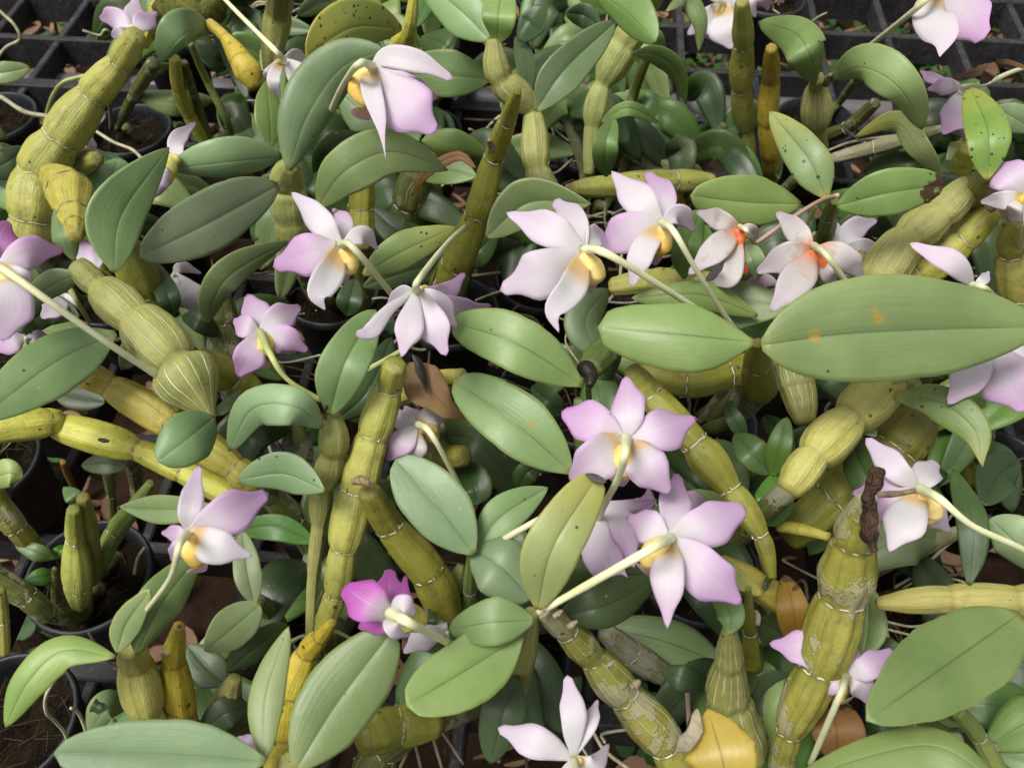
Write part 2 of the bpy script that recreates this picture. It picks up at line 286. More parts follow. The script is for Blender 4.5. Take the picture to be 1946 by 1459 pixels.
JS = (0, .05, .14, .3, .5, .7, .87, 1.0)
def strip_geo(pts3, wl, wr, ns=24, nj=7, m=0.48, eb=0.72, et=0.62, bw=0.10, chan=0.19, th=0.0010, roll=0.0, wav=0.03, cup=0.0, ragged=0.0, ap=0.0, irr=0.05, fold=None, rec=None, tw=None, rip=0.0):
    """a leaf or tepal: midrib through pts3, seen half widths wl / wr in photo pixels left and right of travel"""
    C = [Vector(c) for c in crom([list(p) for p in pts3], ns)]
    V, F, UV = [], [], []; bot = []
    Wm = max(wl, wr); ph = random.uniform(0, 6); ed = random.uniform(1.25, 1.85)
    fold = random.uniform(.10, .30) if fold is None else fold; rec = random.uniform(.04, .30) if rec is None else rec; tw = random.uniform(-.32, .32) if tw is None else tw
    tl = math.acos(max(0.55, wl/Wm))*0.8; tr = math.acos(max(0.55, wr/Wm))*0.8
    nw = 2*nj+1
    for i, c in enumerate(C):
        s = i/ns
        T = (C[min(i+1, ns)]-C[max(i-1, 0)]).normalized()
        view = (CAM-c).normalized()
        S = view.cross(T)
        S = S.normalized() if S.length > 1e-4 else Vector((1, 0, 0))
        S = -S                              # right of travel
        N = S.cross(T); N = N if N.dot(view) > 0 else -N
        N.normalize()
        rl = roll+tw*(s-.45)
        S, N = S*math.cos(rl)+N*math.sin(rl), N*math.cos(rl)-S*math.sin(rl)
        pr = math.sin(math.pi/2*s/m)**eb if s < m else max(0.0, math.cos(math.pi/2*(s-m)/(1-m)))**et
        if s < m: pr = max(pr, bw)
        if ap and s > 0.66:
            f = (s-0.66)/0.34; pr *= 1-ap*math.sin(math.pi*f**1.3)**1.0*0.9
        pr = max(pr, 0.012)
        il = 1+irr*2*noise.noise(Vector((s*3.1+ph*3, 5.3, ph))); ir = 1+irr*2*noise.noise(Vector((s*3.1+ph*3, 9.1, ph)))
        k = mpp(c)
        for q in range(-nj, nj+1):
            a = JS[abs(q)] if nj == 7 else abs(q)/nj; j = a if q >= 0 else -a
            half = (wr*ir if j > 0 else wl*il)*k*pr; tilt = tr if j > 0 else tl
            big = Wm*k
            rg = 1.0-(0.07*max(0, noise.noise(Vector((s*13+ph, j*2, ph)))-.15) if a > .8 and nj == 7 else 0)
            if ragged and a > 0.9: rg = 1-ragged*abs(noise.noise(Vector((s*9+ph, j*3, 1))))
            off = (big*pr*(fold*a-rec*a**2.6-.03*math.exp(-(a/.06)**2)) if nj == 7 else big*pr*(chan*a*1.55-chan*ed*a*a)) - half*a*math.tan(tilt) - cup*big*pr*a*a
            off += big*wav*a*math.sin(s*7+ph+(1.7 if j > 0 else 0))*pr
            if rip: off += big*rip*a**3*math.sin(s*23+ph*2+(2.1 if j > 0 else 0))*pr
            V.append(c+S*(j*half*rg)+N*off)
            bot.append(V[-1]-N*th*(1.0 if a < 0.95 else 0.5)-N*(0.0012*math.exp(-(a*6)**2)*(1-s) if th > 0.0008 else 0)); UV.append((s, j*0.5+0.5))
    nv = len(V); V += bot; UV += UV[:]
    for i in range(ns):
        for q in range(nw-1):
            a, b, c_, d = i*nw+q, i*nw+q+1, (i+1)*nw+q+1, (i+1)*nw+q
            F.append((a, b, c_, d)); F.append((nv+a, nv+d, nv+c_, nv+b))
        a, d = i*nw, (i+1)*nw; F.append((a, d, nv+d, nv+a))
        a, d = i*nw+nw-1, (i+1)*nw+nw-1; F.append((a, nv+a, nv+d, d))
    for q in range(nw-1):
        F.append((q, nv+q, nv+q+1, q+1)); e = ns*nw; F.append((e+q, e+q+1, nv+e+q+1, nv+e+q))
    return V, F, UV

def tube_geo(nodes3, rad, bulge=0.25, sides=18, per=9, lobes=0.0, nl=6, flat=1.0, caps=(0.4, 0.4), jit=0.02, pinch=0.0):
    """cane: nodes3 joint centres, rad joint radii; each internode swells by bulge between its joints"""
    n = (len(nodes3)-1)*per
    C = [Vector(c) for c in crom([list(p) for p in nodes3], n)]
    V, F, UV = [], [], []; ph = random.uniform(0, 6)
    T0 = (C[1]-C[0]).normalized(); ref = Vector((0.3, 0.2, 1)).cross(T0); ref.normalize()
    rings = []
    for i, c in enumerate(C):
        k = min(i//per, len(nodes3)-2); u = i/per-k
        bl = bulge[k] if isinstance(bulge, (list, tuple)) else bulge
        r = rad[k]*(1-u)+rad[k+1]*u
        r *= 1+bl*(math.sin(math.pi*min(1, max(0, u))**0.85)**0.95 if 0 < u < 1 else 0)
        if pinch and per:
            e_ = min(u if k > 0 else 1, (1-u) if k < len(nodes3)-2 else 1); r *= 1-pinch*math.exp(-(e_/0.09)**2)
        r *= 1+jit*noise.noise(Vector((i*0.35+ph, ph, 0)))*2
        rings.append((c, r, k+u))
    if caps[0]: 
        T = (C[0]-C[1]).normalized(); c, r, u = rings[0]
        rings = [(c+T*r*caps[0]*a, r*b, 0.0) for a, b in ((1, 0.05), (0.9, 0.45), (0.6, 0.82))]+rings
    if caps[1]:
        T = (C[-1]-C[-2]).normalized(); c, r, u = rings[-1]
        rings = rings+[(c+T*r*caps[1]*a, r*b, u) for a, b in ((0.6, 0.82), (0.9, 0.45), (1, 0.05))]
    m = len(rings); prevX = None
    for i, (c, r, u) in enumerate(rings):
        T = (rings[min(i+1, m-1)][0]-rings[max(i-1, 0)][0])
        T = T.normalized() if T.length > 1e-7 else T0
        X = (ref-T*ref.dot(T)).normalized(); ref = X; Y = T.cross(X)
        for q in range(sides+1):
            th = 2*math.pi*q/sides
            rr = r*(1+lobes*(math.cos(nl*th+ph)+0.4*math.cos((nl+3)*th+ph*2)))
            V.append(c+X*(math.cos(th)*rr)+Y*(math.sin(th)*rr*flat)); UV.append((u, q/sides))
    w_ = sides+1
    for i in range(m-1):
        for q in range(sides): F.append((i*w_+q, i*w_+q+1, (i+1)*w_+q+1, (i+1)*w_+q))
    return V, F, UV, C, per

def collar_geo(c, T, r, hi=0.0028, up=1, teeth=9):
    """thin papery line round a joint with a few frayed teeth"""
    T = T.normalized(); X = Vector((0.2, 0.31, 0.9)).cross(T).normalized(); Y = T.cross(X); V, F = [], []
    sides = 26; k = random.uniform(0, 9)
    for q in range(sides):
        th = 2*math.pi*q/sides; d = X*math.cos(th)+Y*math.sin(th); o = T*(0.0006*noise.noise(Vector((math.cos(th)*2+k, math.sin(th)*2, k)))*2)
        V += [c+d*r*1.0-T*0.0003+o, c+d*(r*1.03+0.0001)+o, c+d*r*1.0+T*0.0003+o]
    for q in range(sides):
        a, b = q*3, ((q+1) % sides)*3
        F += [(a, b, b+1, a+1), (a+1, b+1, b+2, a+2)]
    for t in range(teeth):
        th = random.uniform(0, 6.28); d = X*math.cos(th)+Y*math.sin(th); sd = T.cross(d); hgt = hi*random.uniform(0.25, 1.0)**1.6; w_ = random.uniform(.0003, .0007)
        b = c+d*(r*1.02); n0 = len(V); tip = c+d*(r*1.06+hgt*.18)+T*hgt*up+sd*random.uniform(-.0006, .0006)
        V += [b-sd*w_, b+sd*w_, tip, b+d*0.0004]; F += [(n0, n0+1, n0+2), (n0, n0+3, n0+2), (n0+1, n0+3, n0+2)]
    return V, F

POTS = []      # (Vector centre at z=0, radius)
class Shoot:
    all = []
    def __init__(s, name, label, cat, group=None, foot=None):
        s.name, s.label, s.cat, s.group = name, label, cat, group; s.parts = []; s.foot = foot; Shoot.all.append(s); s.kids = {}
    def add(s, name, V, F, UV, mat, under=None, label=None):
        s.parts.append((name, V, F, UV, mat, under, label)); return len(s.parts)-1
    def build(s):
        f = s.foot or Vector((0, 0, 0))
        e = bpy.data.objects.new(s.name, None); e.empty_display_size = 0.02; col.objects.link(e); e.location = f
        e['label'] = s.label; e['category'] = s.cat
        if s.group: e['group'] = s.group
        obs = []
        for name, V, F, UV, mat, under, lab in s.parts:
            o = mesh_obj(name, V, F, mat, obs[under] if under is not None else e, UV, f)
            if lab: o['label'] = lab
            obs.append(o)
        s.ob = e

def hpts(pts, h0, h1, arch):
    n = len(pts); out = []
    for i, p in enumerate(pts):
        t = i/(n-1) if n > 1 else 0
        out.append(P(p[0], p[1], h0+(h1-h0)*t+arch*math.sin(math.pi*t)))
    return out
def leaf(sh, kind, h0, h1, pts, wl, wr, arch=0.0, name='leaf', under=None, label=None, **kw):
    if len(pts) == 2:
        pts = [pts[0], ((pts[0][0]+pts[1][0])/2, (pts[0][1]+pts[1][1])/2), pts[1]]
    kw.setdefault('roll', random.uniform(-0.2, 0.2)); arch += random.uniform(-.006, .022)
    V, F, UV = strip_geo(hpts(pts, h0, h1, arch), wl, wr, **kw)
    return sh.add(name, V, F, UV, kind, under, label)
def tub(sh, kind, h0, h1, nodes, name='root', bulge=0.0, under=None, sides=9, per=6, arch=0.0, caps=(0.4, 0.4), label=None, **kw):
    p3 = hpts(nodes, h0, h1, arch); rad = [nd[2]*0.5*mpp(p) for nd, p in zip(nodes, p3)]
    V, F, UV, C, per = tube_geo(p3, rad, bulge, sides, per, caps=caps, **kw)
    return sh.add(name, V, F, UV, kind, under, label)
OWN = {}       # pot index -> short phrase for the shoot that stands in it
STOPW = set('with and in over under beside on of past between carrying arching leaning standing running slanting descending lying rising hanging dotted joined crossed close whose twisted ending reaching branching tucked stepping next behind above at from beneath'.split())
def phrase(label):
    out = []
    for wd in label.split():
        if wd.strip(',') in STOPW and out: break
        out.append(wd.strip(','))
        if wd.endswith(','): break
    return ' '.join(out[:7])
def snap_foot(p, own=None):
    """foot of a stem: inside the nearest pot, or a new pot below it"""
    f = Vector((p.x, p.y+0.35*p.z, 0)); best = None
    for c, r in POTS:
        d = (c-f).length
        if best is None or d < best[0]: best = (d, c, r)
    if best and best[0] < 0.071:
        d, c, r = best; lim = r*0.6
        if d > lim: f = c+(f-c)*(lim/d)
    else:
        if own and phrase(own) != 'orchid shoot': OWN[len(POTS)] = phrase(own)
        POTS.append((f.copy(), 0.033))
    f.z = 0.052
    return f
def cane(sh, kind, h0, h1, nodes, bulge=0.25, ring='ring', root='auto', lobes=0.042, nl=7, flat=1.0, collars=True, name='cane', hi=0.0028, stem=True, stemk=None, **kw):
    p3 = hpts(nodes, h0, h1, 0.0); rad = [nd[2]*0.5*mpp(p) for nd, p in zip(nodes, p3)]
    for k in range(1, len(p3)-1):
        p3[k] = p3[k]+Vector((random.uniform(-1, 1), random.uniform(-1, 1), random.uniform(-1, 1)))*rad[k]*0.10
    sheath = kind in ('cs', 'ct', 'cz')
    kw.setdefault('pinch', 0.07 if sheath else 0.05)
    if sheath:
        collars = False; bulge = [b*0.85 for b in bulge] if isinstance(bulge, (list, tuple)) else bulge*.85
    V, F, UV, C, per = tube_geo(p3, rad, bulge, 40 if lobes > .05 else 32, 12, lobes, nl, flat, jit=.032, **kw)
    i = sh.add(name, V, F, UV, kind)
    if collars:
        for k in range(1, len(nodes)-1):
            T = (p3[k+1]-p3[k-1]); up = 1 if T.z > 0 else -1
            v, f = collar_geo(p3[k], T, rad[k]*(1-kw['pinch']), hi=hi, up=up if h0 != h1 else 1, teeth=0 if ring == 'rust' else 9); sh.add('node_ring', v, f, None, ring, i)
    if stem:
        e = 0 if p3[0].z < p3[-1].z else -1
        if root != 'auto': e = root
        b = p3[e]; r = rad[e]; f = snap_foot(b, sh.label)
        if sh.foot is None: sh.foot = f.copy()
        inn = p3[1] if e == 0 else p3[-2]
        dirn = (b-inn).normalized()
        st = inn.lerp(b, 0.9)
        mid = b.lerp(f, 0.45)+dirn*min(0.02, 0.3*(b-f).length)
        f2 = f.copy(); f2.z -= 0.012
        r0 = min(r*0.85, 0.007)
        V, F, UV, C, per = tube_geo([st, mid, f.lerp(mid, .3), f2], [r0, min(r*.8, 0.005), 0.0042, 0.0045], 0.12, 12, 7, caps=(0.4, 0.2))
        sh.add('stem', V, F, UV, stemk or 'cd', i)
    return i
def flower(sh, c, h, tepals, kind='pale', chin=None, stalk=None, chink='chin', stalkk='ped', dh=-0.02, sw=13, hs=None, lip=True, th=0.00035):
    """c centre pixel; tepals: (name, [pixels], width, tip height offset, kind); chin: ((x,y,w) ...); stalk pixels"""
    root = None
    ch = chin or [(c[0], c[1]+1, 8), (c[0]+2, c[1]+8, 10), (c[0]+3, c[1]+14, 5)]
    if not chin: chink = 'ped'
    root = tub(sh, chink, h+0.006, h-0.014, [(x_, y_, w_*.88) for x_, y_, w_ in ch], name='flower', bulge=0.0, sides=18, per=8, jit=0.01)
    for t in tepals:
        nm, pts, wd = t[0], t[1], t[2]; dt = t[3] if len(t) > 3 else dh; kd = t[4] if len(t) > 4 and t[4] else kind
        kw = dict(t[5]) if len(t) > 5 else {}
        if chin and chink == 'chin' and nm == 'sepal':
            a1 = math.atan2(ch[-1][1]-c[1], ch[-1][0]-c[0]); a2 = math.atan2(pts[-1][1]-c[1], pts[-1][0]-c[0])
            if abs((a1-a2+math.pi) % (2*math.pi)-math.pi) < 1.15: kd = {'pale': 'paley', 'pink': 'pinky'}.get(kd, kd); kw.setdefault('bw', 0.5); kw.setdefault('eb', 0.6)
        kw.setdefault('ap', 0.42 if nm == 'petal' else 0.3)
        kw.setdefault('m', 0.54); kw.setdefault('eb', 0.8); kw.setdefault('et', 0.68); kw.setdefault('bw', 0.30); kw.setdefault('chan', 0.05); kw.setdefault('cup', random.uniform(-0.14, 0.16)); kw.setdefault('rip', random.uniform(.01, .04)); kw.setdefault('tw', random.uniform(-.5, .5)); kw.setdefault('irr', 0.09)
        kw.setdefault('wav', 0.09); kw.setdefault('roll', random.uniform(-0.22, 0.22))
        pp = [c]+list(pts)
        if len(pp) == 2:
            q = pp[1]; dx, dy = q[0]-c[0], q[1]-c[1]; b = random.uniform(-0.05, 0.05)
            pp = [c, (c[0]+dx*.5-dy*b, c[1]+dy*.5+dx*b), q]
        V, F, UV = strip_geo(hpts(pp, h, h+dt, 0.012), wd*0.5, wd*0.5, ns=20, nj=4, th=th, **kw)
        sh.add(nm, V, F, UV, kd, root)
    if lip:
        # the lip faces away from the viewer, behind the chin
        c3 = P(ch[-1][0], ch[-1][1], h-0.03); b3 = P(c[0], c[1], h)
        away = (c3-CAM).normalized(); k = mpp(b3)
        pts = [c3, c3+away*28*k+Vector((0, 0, -8*k)), c3+away*62*k+Vector((0, 0, -34*k))]
        V, F, UV = strip_geo(pts, 26, 26, ns=12, nj=4, m=0.6, bw=0.5, cup=0.7, th=th, roll=0.5)
        sh.add('lip', V, F, UV, 'lip', root)
    if stalk:
        hs = h-0.06 if hs is None else hs
        stalk = [tuple(q) for q in stalk]
        n = len(stalk); L = [0.0]
        for a, b in zip(stalk, stalk[1:]): L.append(L[-1]+math.hypot(b[0]-a[0], b[1]-a[1]))
        lift = 0.046 if chin else 0.03; p3 = []
        for i, (x, y) in enumerate(stalk):
            f = L[i]/L[-1]; p3.append(P(x, y, h+0.006 if i == 0 else (h+lift)*(1-f**1.6)+hs*f**1.6))
        rad = [sw*0.43*(1.3 if i == 0 else 1.08 if i == 1 else .82 if i < n-1 else .95)*mpp(p) for i, p in enumerate(p3)]
        V, F, UV, C, per = tube_geo(p3, rad, 0, 12, 8, jit=0.06, lobes=.05, nl=3); sh.add('flower_stalk', V, F, UV, stalkk, root)
    return root
def rootline(sh, h0, h1, pts, wd=5, kind='root'):
    tub(sh, kind, h0, h1, [(x, y, wd) for x, y in pts], name='aerial_root', sides=7, per=6, jit=0.08)

# ---------------------------------------------------------------- pots that show
for x, y in ((248, 252), (-8, 228), (18, 1372), (172, 1098)):
    p = P(x, y, 0.115); POTS.append((Vector((p.x, p.y, 0)), 0.034))

# ---------------------------------------------------------------- the shoots
N = 'orchid_shoot'
# --- upper left
s = Shoot(N, 'thick bare yellow-green knobbly cane arching past a black pot, small lilac flower at its tip', 'orchid')
cane(s, 'cl', 0.30, 0.50, [(62, 470, 76), (64, 415, 80), (78, 330, 82), (118, 262, 76), (176, 178, 60), (228, 118, 46), (258, 68, 38)], 0.16, hi=0.002)
flower(s, (250, 58), 0.44, [('sepal', [(256, 30), (259, -6)], 40), ('petal', [(220, 38), (189, 36)], 44, -.02, 'pink'), ('petal', [(275, 40), (298, 22)], 40, -.02, 'pink'), ('sepal', [(228, 64), (212, 70)], 26)], 'pale', [(250, 62, 12), (250, 70, 16), (250, 76, 10)], [(251, 56), (253, 62), (256, 70)], sw=11, hs=0.46)
rootline(s, 0.33, 0.16, [(90, 222), (45, 212), (0, 184), (-40, 170)], 9)
rootline(s, 0.36, 0.22, [(160, 145), (120, 158), (100, 185), (88, 222)], 9, 'pedg')
s = Shoot(N, 'stubby yellow cane piece hanging with a ringed brown tip below the arching yellow cane', 'orchid')
cane(s, 'cy', 0.44, 0.47, [(92, 328, 34), (128, 362, 84), (138, 408, 56), (141, 428, 38), (143, 448, 30)], 0.08, ring='rust')
cane(s, 'cl', 0.30, 0.38, [(122, 330, 50), (150, 308, 56), (182, 302, 30)], 0.1, stem=False)
leaf(s, 'blue', 0.30, 0.33, [(232, 400), (210, 350), (225, 300)], 42, 46)
leaf(s, 'blue', 0.26, 0.30, [(60, 400), (0, 352), (-60, 335)], 42, 44)
s = Shoot(N, 'orchid shoot under a mossy clump with a withered orange pod and thin curved yellow stems', 'orchid')
leaf(s, 'blue', 0.44, 0.46, [(408, 56), (352, 66), (303, 120)], 17, 46, arch=0.03)
tub(s, 'cg', 0.46, 0.42, [(396, 44, 20), (428, 72, 22), (458, 115, 44), (474, 140, 50), (484, 165, 22)], name='withered_pod', sides=16, bulge=0.05, lobes=0.04, nl=5)
cane(s, 'cy', 0.38, 0.22, [(332, 112, 20), (338, 165, 24), (358, 215, 26), (392, 268, 26)], 0.05, ring='rust')
cane(s, 'cn', 0.42, 0.24, [(362, 84, 12), (392, 150, 14), (432, 232, 14), (440, 262, 12)], 0.05, collars=False)
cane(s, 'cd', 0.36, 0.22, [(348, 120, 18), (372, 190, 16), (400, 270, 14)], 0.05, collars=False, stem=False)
cane(s, 'cy', 0.42, 0.36, [(308, -10, 22), (288, 40, 24), (272, 84, 24)], 0.08, ring='rust', stem=False)
tub(s, 'moss', 0.40, 0.42, [(322, 8, 50), (352, 22, 64), (392, 20, 52), (420, -12, 40)], name='moss_clump', sides=16, bulge=0.3, lobes=0.1, nl=5, jit=.2)
leaf(s, 'green', 0.20, 0.22, [(408, 190), (330, 196), (255, 178)], 22, 26)
leaf(s, 'dark', 0.34, 0.30, [(372, 78), (410, 110), (435, 128)], 24, 24)
leaf(s, 'dark', 0.38, 0.30, [(400, 20), (432, 90), (470, 190)], 20, 18)
s = Shoot(N, 'dark green slim shoot rising from the soil of the black pot behind the arching cane', 'orchid')
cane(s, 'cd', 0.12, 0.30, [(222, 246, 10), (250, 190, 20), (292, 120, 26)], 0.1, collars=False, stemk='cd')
leaf(s, 'dark', 0.22, 0.26, [(262, 160), (290, 140), (325, 122)], 14, 12)
tub(s, 'rust', 0.115, 0.22, [(211, 245, 8), (210, 215, 8), (206, 190, 6)], name='dry_stalk')
rootline(s, 0.13, 0.16, [(180, 248), (215, 270), (250, 284), (268, 300)], 6)
s = Shoot(N, 'pale sheathed cane with a white papery top, small white flower hanging beside the orange pod', 'orchid')
cane(s, 'cs', 0.46, 0.24, [(534, -40, 46), (530, 24, 50), (512, 138, 24), (520, 210, 20)], [0.06, 0.28, 0.1])
flower(s, (538, 112), 0.47, [('sepal', [(565, 140), (578, 172)], 40), ('sepal', [(520, 150), (532, 188)], 26), ('petal', [(560, 112), (592, 118)], 34, -.04), ('petal', [(512, 140), (510, 150)], 22)], 'pale', [(530, 116, 10), (524, 122, 14), (520, 128, 8)], [(540, 114), (515, 88), (430, 2), (395, -40)], hs=0.40, sw=11)
leaf(s, 'green', 0.42, 0.46, [(516, 280), (512, 215), (507, 152)], 28, 26, et=0.8)
# --- upper middle
s = Shoot(N, 'orchid shoot with a large grey-green arching leaf behind a white and pink side-view flower', 'orchid')
cane(s, 'cs', 0.40, 0.30, [(548, 318, 36), (545, 355, 62), (552, 420, 58), (560, 470, 40)], 0.25)
leaf(s, 'blue', 0.42, 0.50, [(549, 324), (585, 218), (650, 128), (732, 96)], 58, 40, m=0.45, roll=0.1)
leaf(s, 'bluel', 0.42, 0.44, [(537, 298), (432, 308), (322, 322)], 34, 46, eb=.6)
leaf(s, 'bluel', 0.40, 0.43, [(530, 352), (392, 426), (266, 488)], 54, 60, m=0.5, et=.55, eb=.6, roll=0.0, tw=0.1)
flower(s, (705, 128), 0.55, [('sepal', [(740, 108), (800, 120), (862, 152)], 44, .0, None, dict(et=.5, m=.5)), ('petal', [(768, 195), (828, 252)], 100, -.01, 'pink', dict(m=.6, et=.6)), ('petal', [(770, 170), (832, 188)], 62, -.04, 'pink'), ('sepal', [(706, 165), (722, 230), (733, 302)], 40, .0, None, dict(m=.3, et=1.3))], 'pale',
       [(702, 132, 20), (683, 150, 34), (680, 172, 44), (690, 192, 26), (697, 202, 10)], [(708, 126), (682, 122), (650, 165), (628, 215)], hs=0.44, sw=15)
flower(s, (345, 305), 0.40, [('petal', [(335, 270), (372, 232)], 32)], 'pale', lip=False)
b_ = tub(s, 'ching', 0.455, 0.45, [(338, 300, 18), (324, 308, 36), (312, 324, 46), (306, 340, 42)], name='flower_bud', sides=18, per=8)
for x_, y_, w_ in ((288, 374, 20), (294, 376, 22), (302, 372, 20)):
    V_, F_, U_ = strip_geo(hpts([(318, 318), (306, 346), (x_, y_)], .458+.002*w_/20, .452, .012), w_*.75, w_*.75, ns=14, nj=4, m=.4, bw=.7, cup=.6, th=.0004, chan=0)
    s.add('bud_petal', V_, F_, U_, 'pink', b_)
flower(s, (150, 272), 0.27, [('petal', [(165, 268), (185, 278)], 34), ('petal', [(190, 222), (200, 212)], 16)], 'pale', lip=False)
s = Shoot(N, 'yellowing leaf dotted with black spots over a short bright yellow cane end', 'orchid')
leaf(s, 'yspot', 0.45, 0.48, [(764, 55), (670, 52), (582, 108)], 38, 52, m=.5, et=.5)
cane(s, 'cy', 0.30, 0.44, [(772, 130, 40), (764, 90, 50), (780, 50, 24), (788, -20, 14)], 0.1)
leaf(s, 'green', 0.44, 0.42, [(932, 152), (840, 142), (730, 140)], 42, 44)
leaf(s, 'blue', 0.34, 0.38, [(762, 262), (700, 222), (640, 170)], 44, 40)
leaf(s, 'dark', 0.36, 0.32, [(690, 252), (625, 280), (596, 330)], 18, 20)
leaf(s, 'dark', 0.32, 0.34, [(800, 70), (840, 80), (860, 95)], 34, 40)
cane(s, 'co', 0.25, 0.36, [(700, 300, 30), (690, 250, 32), (684, 205, 22)], 0.1)
leaf(s, 'green', 0.30, 0.32, [(930, 300), (860, 285), (800, 268)], 22, 38)
s = Shoot(N, 'orchid shoot whose large leaf curves over withered brown strips and round green bulbs', 'orchid')
leaf(s, 'green', 0.44, 0.46, [(603, 395), (655, 325), (745, 288), (852, 324)], 46, 50, arch=.02, et=.85)
cane(s, 'co', 0.30, 0.36, [(690, 470, 40), (688, 400, 46), (690, 340, 40)], 0.08)
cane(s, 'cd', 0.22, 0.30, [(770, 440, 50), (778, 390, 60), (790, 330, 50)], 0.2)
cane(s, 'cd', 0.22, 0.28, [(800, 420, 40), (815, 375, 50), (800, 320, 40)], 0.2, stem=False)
leaf(s, 'brown', 0.34, 0.38, [(782, 372), (815, 325), (870, 296), (905, 320)], 11, 12, name='dry_leaf', ragged=.5)
leaf(s, 'green', 0.32, 0.30, [(905, 335), (850, 322), (790, 330)], 30, 26)
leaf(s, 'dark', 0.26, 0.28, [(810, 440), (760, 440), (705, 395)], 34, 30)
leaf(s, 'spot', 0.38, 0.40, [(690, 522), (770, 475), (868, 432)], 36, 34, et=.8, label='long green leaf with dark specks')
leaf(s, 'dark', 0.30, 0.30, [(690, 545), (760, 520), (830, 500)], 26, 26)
s = Shoot(N, 'tall slanting mustard cane with black specks and an empty tip beside a pale flower', 'orchid')
cane(s, 'co', 0.24, 0.54, [(840, 560, 58), (868, 500, 58), (905, 408, 50), (940, 300, 40), (966, 228, 34), (984, 174, 16)], 0.10, lobes=0.04, nl=4, ring='ring', hi=.0018)
tub(s, 'rust', .48, .50, [(938, 285, 16), (932, 275, 14), (930, 266, 8)], name='dry_scar')
# --- top centre
s = Shoot(N, 'sheathed shoot with two broad leaves spreading from one node over a stack of pale bulbs', 'orchid')
cane(s, 'cs', 0.36, 0.50, [(1046, 385, 48), (1020, 318, 44), (1008, 212, 34), (950, 150, 46), (938, 78, 28)], [0.25, 0.42, 0.5, 0.3])
leaf(s, 'blue', 0.50, 0.52, [(930, 76), (870, 15), (785, -50)], 44, 44, eb=.6)
leaf(s, 'green', 0.50, 0.52, [(946, 82), (948, 20), (962, -60)], 32, 34, eb=.6)
leaf(s, 'blue', 0.46, 0.50, [(1018, 212), (1075, 130), (1170, 42)], 38, 38)
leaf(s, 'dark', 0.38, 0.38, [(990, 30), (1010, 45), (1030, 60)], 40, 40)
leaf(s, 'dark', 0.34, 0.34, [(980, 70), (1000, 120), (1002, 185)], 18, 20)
tub(s, 'pedg', 0.46, 0.47, [(892, 68, 7), (910, 72, 7), (925, 85, 8)], name='cut_stalk')
leaf(s, 'green', 0.38, 0.42, [(925, 450), (1005, 385), (1122, 388)], 46, 46, et=.8, label='broad leaf with a yellowing tip')
leaf(s, 'dark', 0.22, 0.26, [(880, 490), (905, 480), (945, 440)], 30, 30)
s = Shoot(N, 'shoot of overlapping grey-green sheathed bulbs and hanging narrow leaves beside open bench squares', 'orchid')
cane(s, 'cs', 0.26, 0.48, [(1118, 330, 18), (1126, 240, 34), (1148, 160, 34), (1190, 82, 56), (1232, 10, 44), (1250, -30, 40)], [0.1, 0.5, 0.45, 0.12, 0.1])
leaf(s, 'green', 0.50, 0.50, [(1125, -20), (1190, 22), (1246, 80)], 46, 30, et=.55)
leaf(s, 'green', 0.45, 0.36, [(1202, 102), (1250, 106), (1288, 140), (1304, 200)], 20, 20, et=.9)
leaf(s, 'green', 0.34, 0.34, [(1142, 232), (1195, 206), (1252, 234)], 14, 14, arch=.01)
leaf(s, 'young', 0.36, 0.42, [(1152, 336), (1150, 280), (1166, 222)], 25, 25)
leaf(s, 'green', 0.46, 0.40, [(1268, 20), (1305, -4), (1332, 40), (1328, 100)], 14, 20, et=.8)
leaf(s, 'dark', 0.36, 0.36, [(1140, 50), (1110, 30), (1075, 25)], 22, 22)
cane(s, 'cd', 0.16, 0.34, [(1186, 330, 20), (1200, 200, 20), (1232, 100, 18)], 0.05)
rootline(s, 0.2, 0.08, [(1040, 210), (1062, 280), (1100, 345)], 4)
rootline(s, 0.2, 0.06, [(1070, 200), (1085, 235), (1105, 245)], 4)
s = Shoot(N, 'grey papery withered cane lying across the end of a yellow-green horizontal cane', 'orchid')
cane(s, 'cx', 0.20, 0.18, [(1170, 245, 48), (1235, 292, 52), (1292, 322, 50), (1335, 350, 30)], 0.08, stem=False)
cane(s, 'cl', 0.27, 0.22, [(1092, 358, 26), (1170, 352, 44), (1278, 346, 44), (1352, 344, 28)], 0.12, ring='ring')
tub(s, 'rust', .26, .27, [(1096, 362, 26), (1085, 358, 24), (1078, 354, 10)], name='dry_scar')
s = Shoot(N, 'upright jointed yellow cane with white rings standing alone before the dark bench squares', 'orchid')
cane(s, 'cl', 0.16, 0.46, [(1424, 338, 22), (1418, 250, 30), (1411, 168, 38), (1412, 86, 36), (1410, 4, 26)], 0.22, ring='ring')
s = Shoot(N, 'mottled golden cane with a dark broken top, close behind the upright ringed yellow cane', 'orchid')
cane(s, 'cg', 0.14, 0.40, [(1466, 345, 24), (1464, 300, 32), (1460, 232, 34), (1464, 152, 34), (1466, 92, 22)], 0.14, ring='rust')
leaf(s, 'dark', 0.18, 0.2, [(1480, 340), (1475, 300), (1490, 270)], 14, 14)
flower(s, (1376, 8), 0.34, [('petal', [(1340, 40), (1306, 66)], 46), ('sepal', [(1375, 50), (1392, 94)], 56), ('petal', [(1395, 0), (1400, -40)], 36), ('sepal', [(1360, -20), (1350, -50)], 30)], 'pale', [(1372, 14, 12), (1362, 32, 26), (1358, 48, 12)], [(1376, 6), (1350, -5), (1320, -40)], sw=9)
flower(s, (1425, -30), 0.44, [('sepal', [(1425, 0), (1436, 34)], 30), ('petal', [(1448, -6), (1462, 20)], 40, -.02, 'pink'), ('petal', [(1470, -20), (1490, 6)], 34, -.02, 'pink')], 'pale')
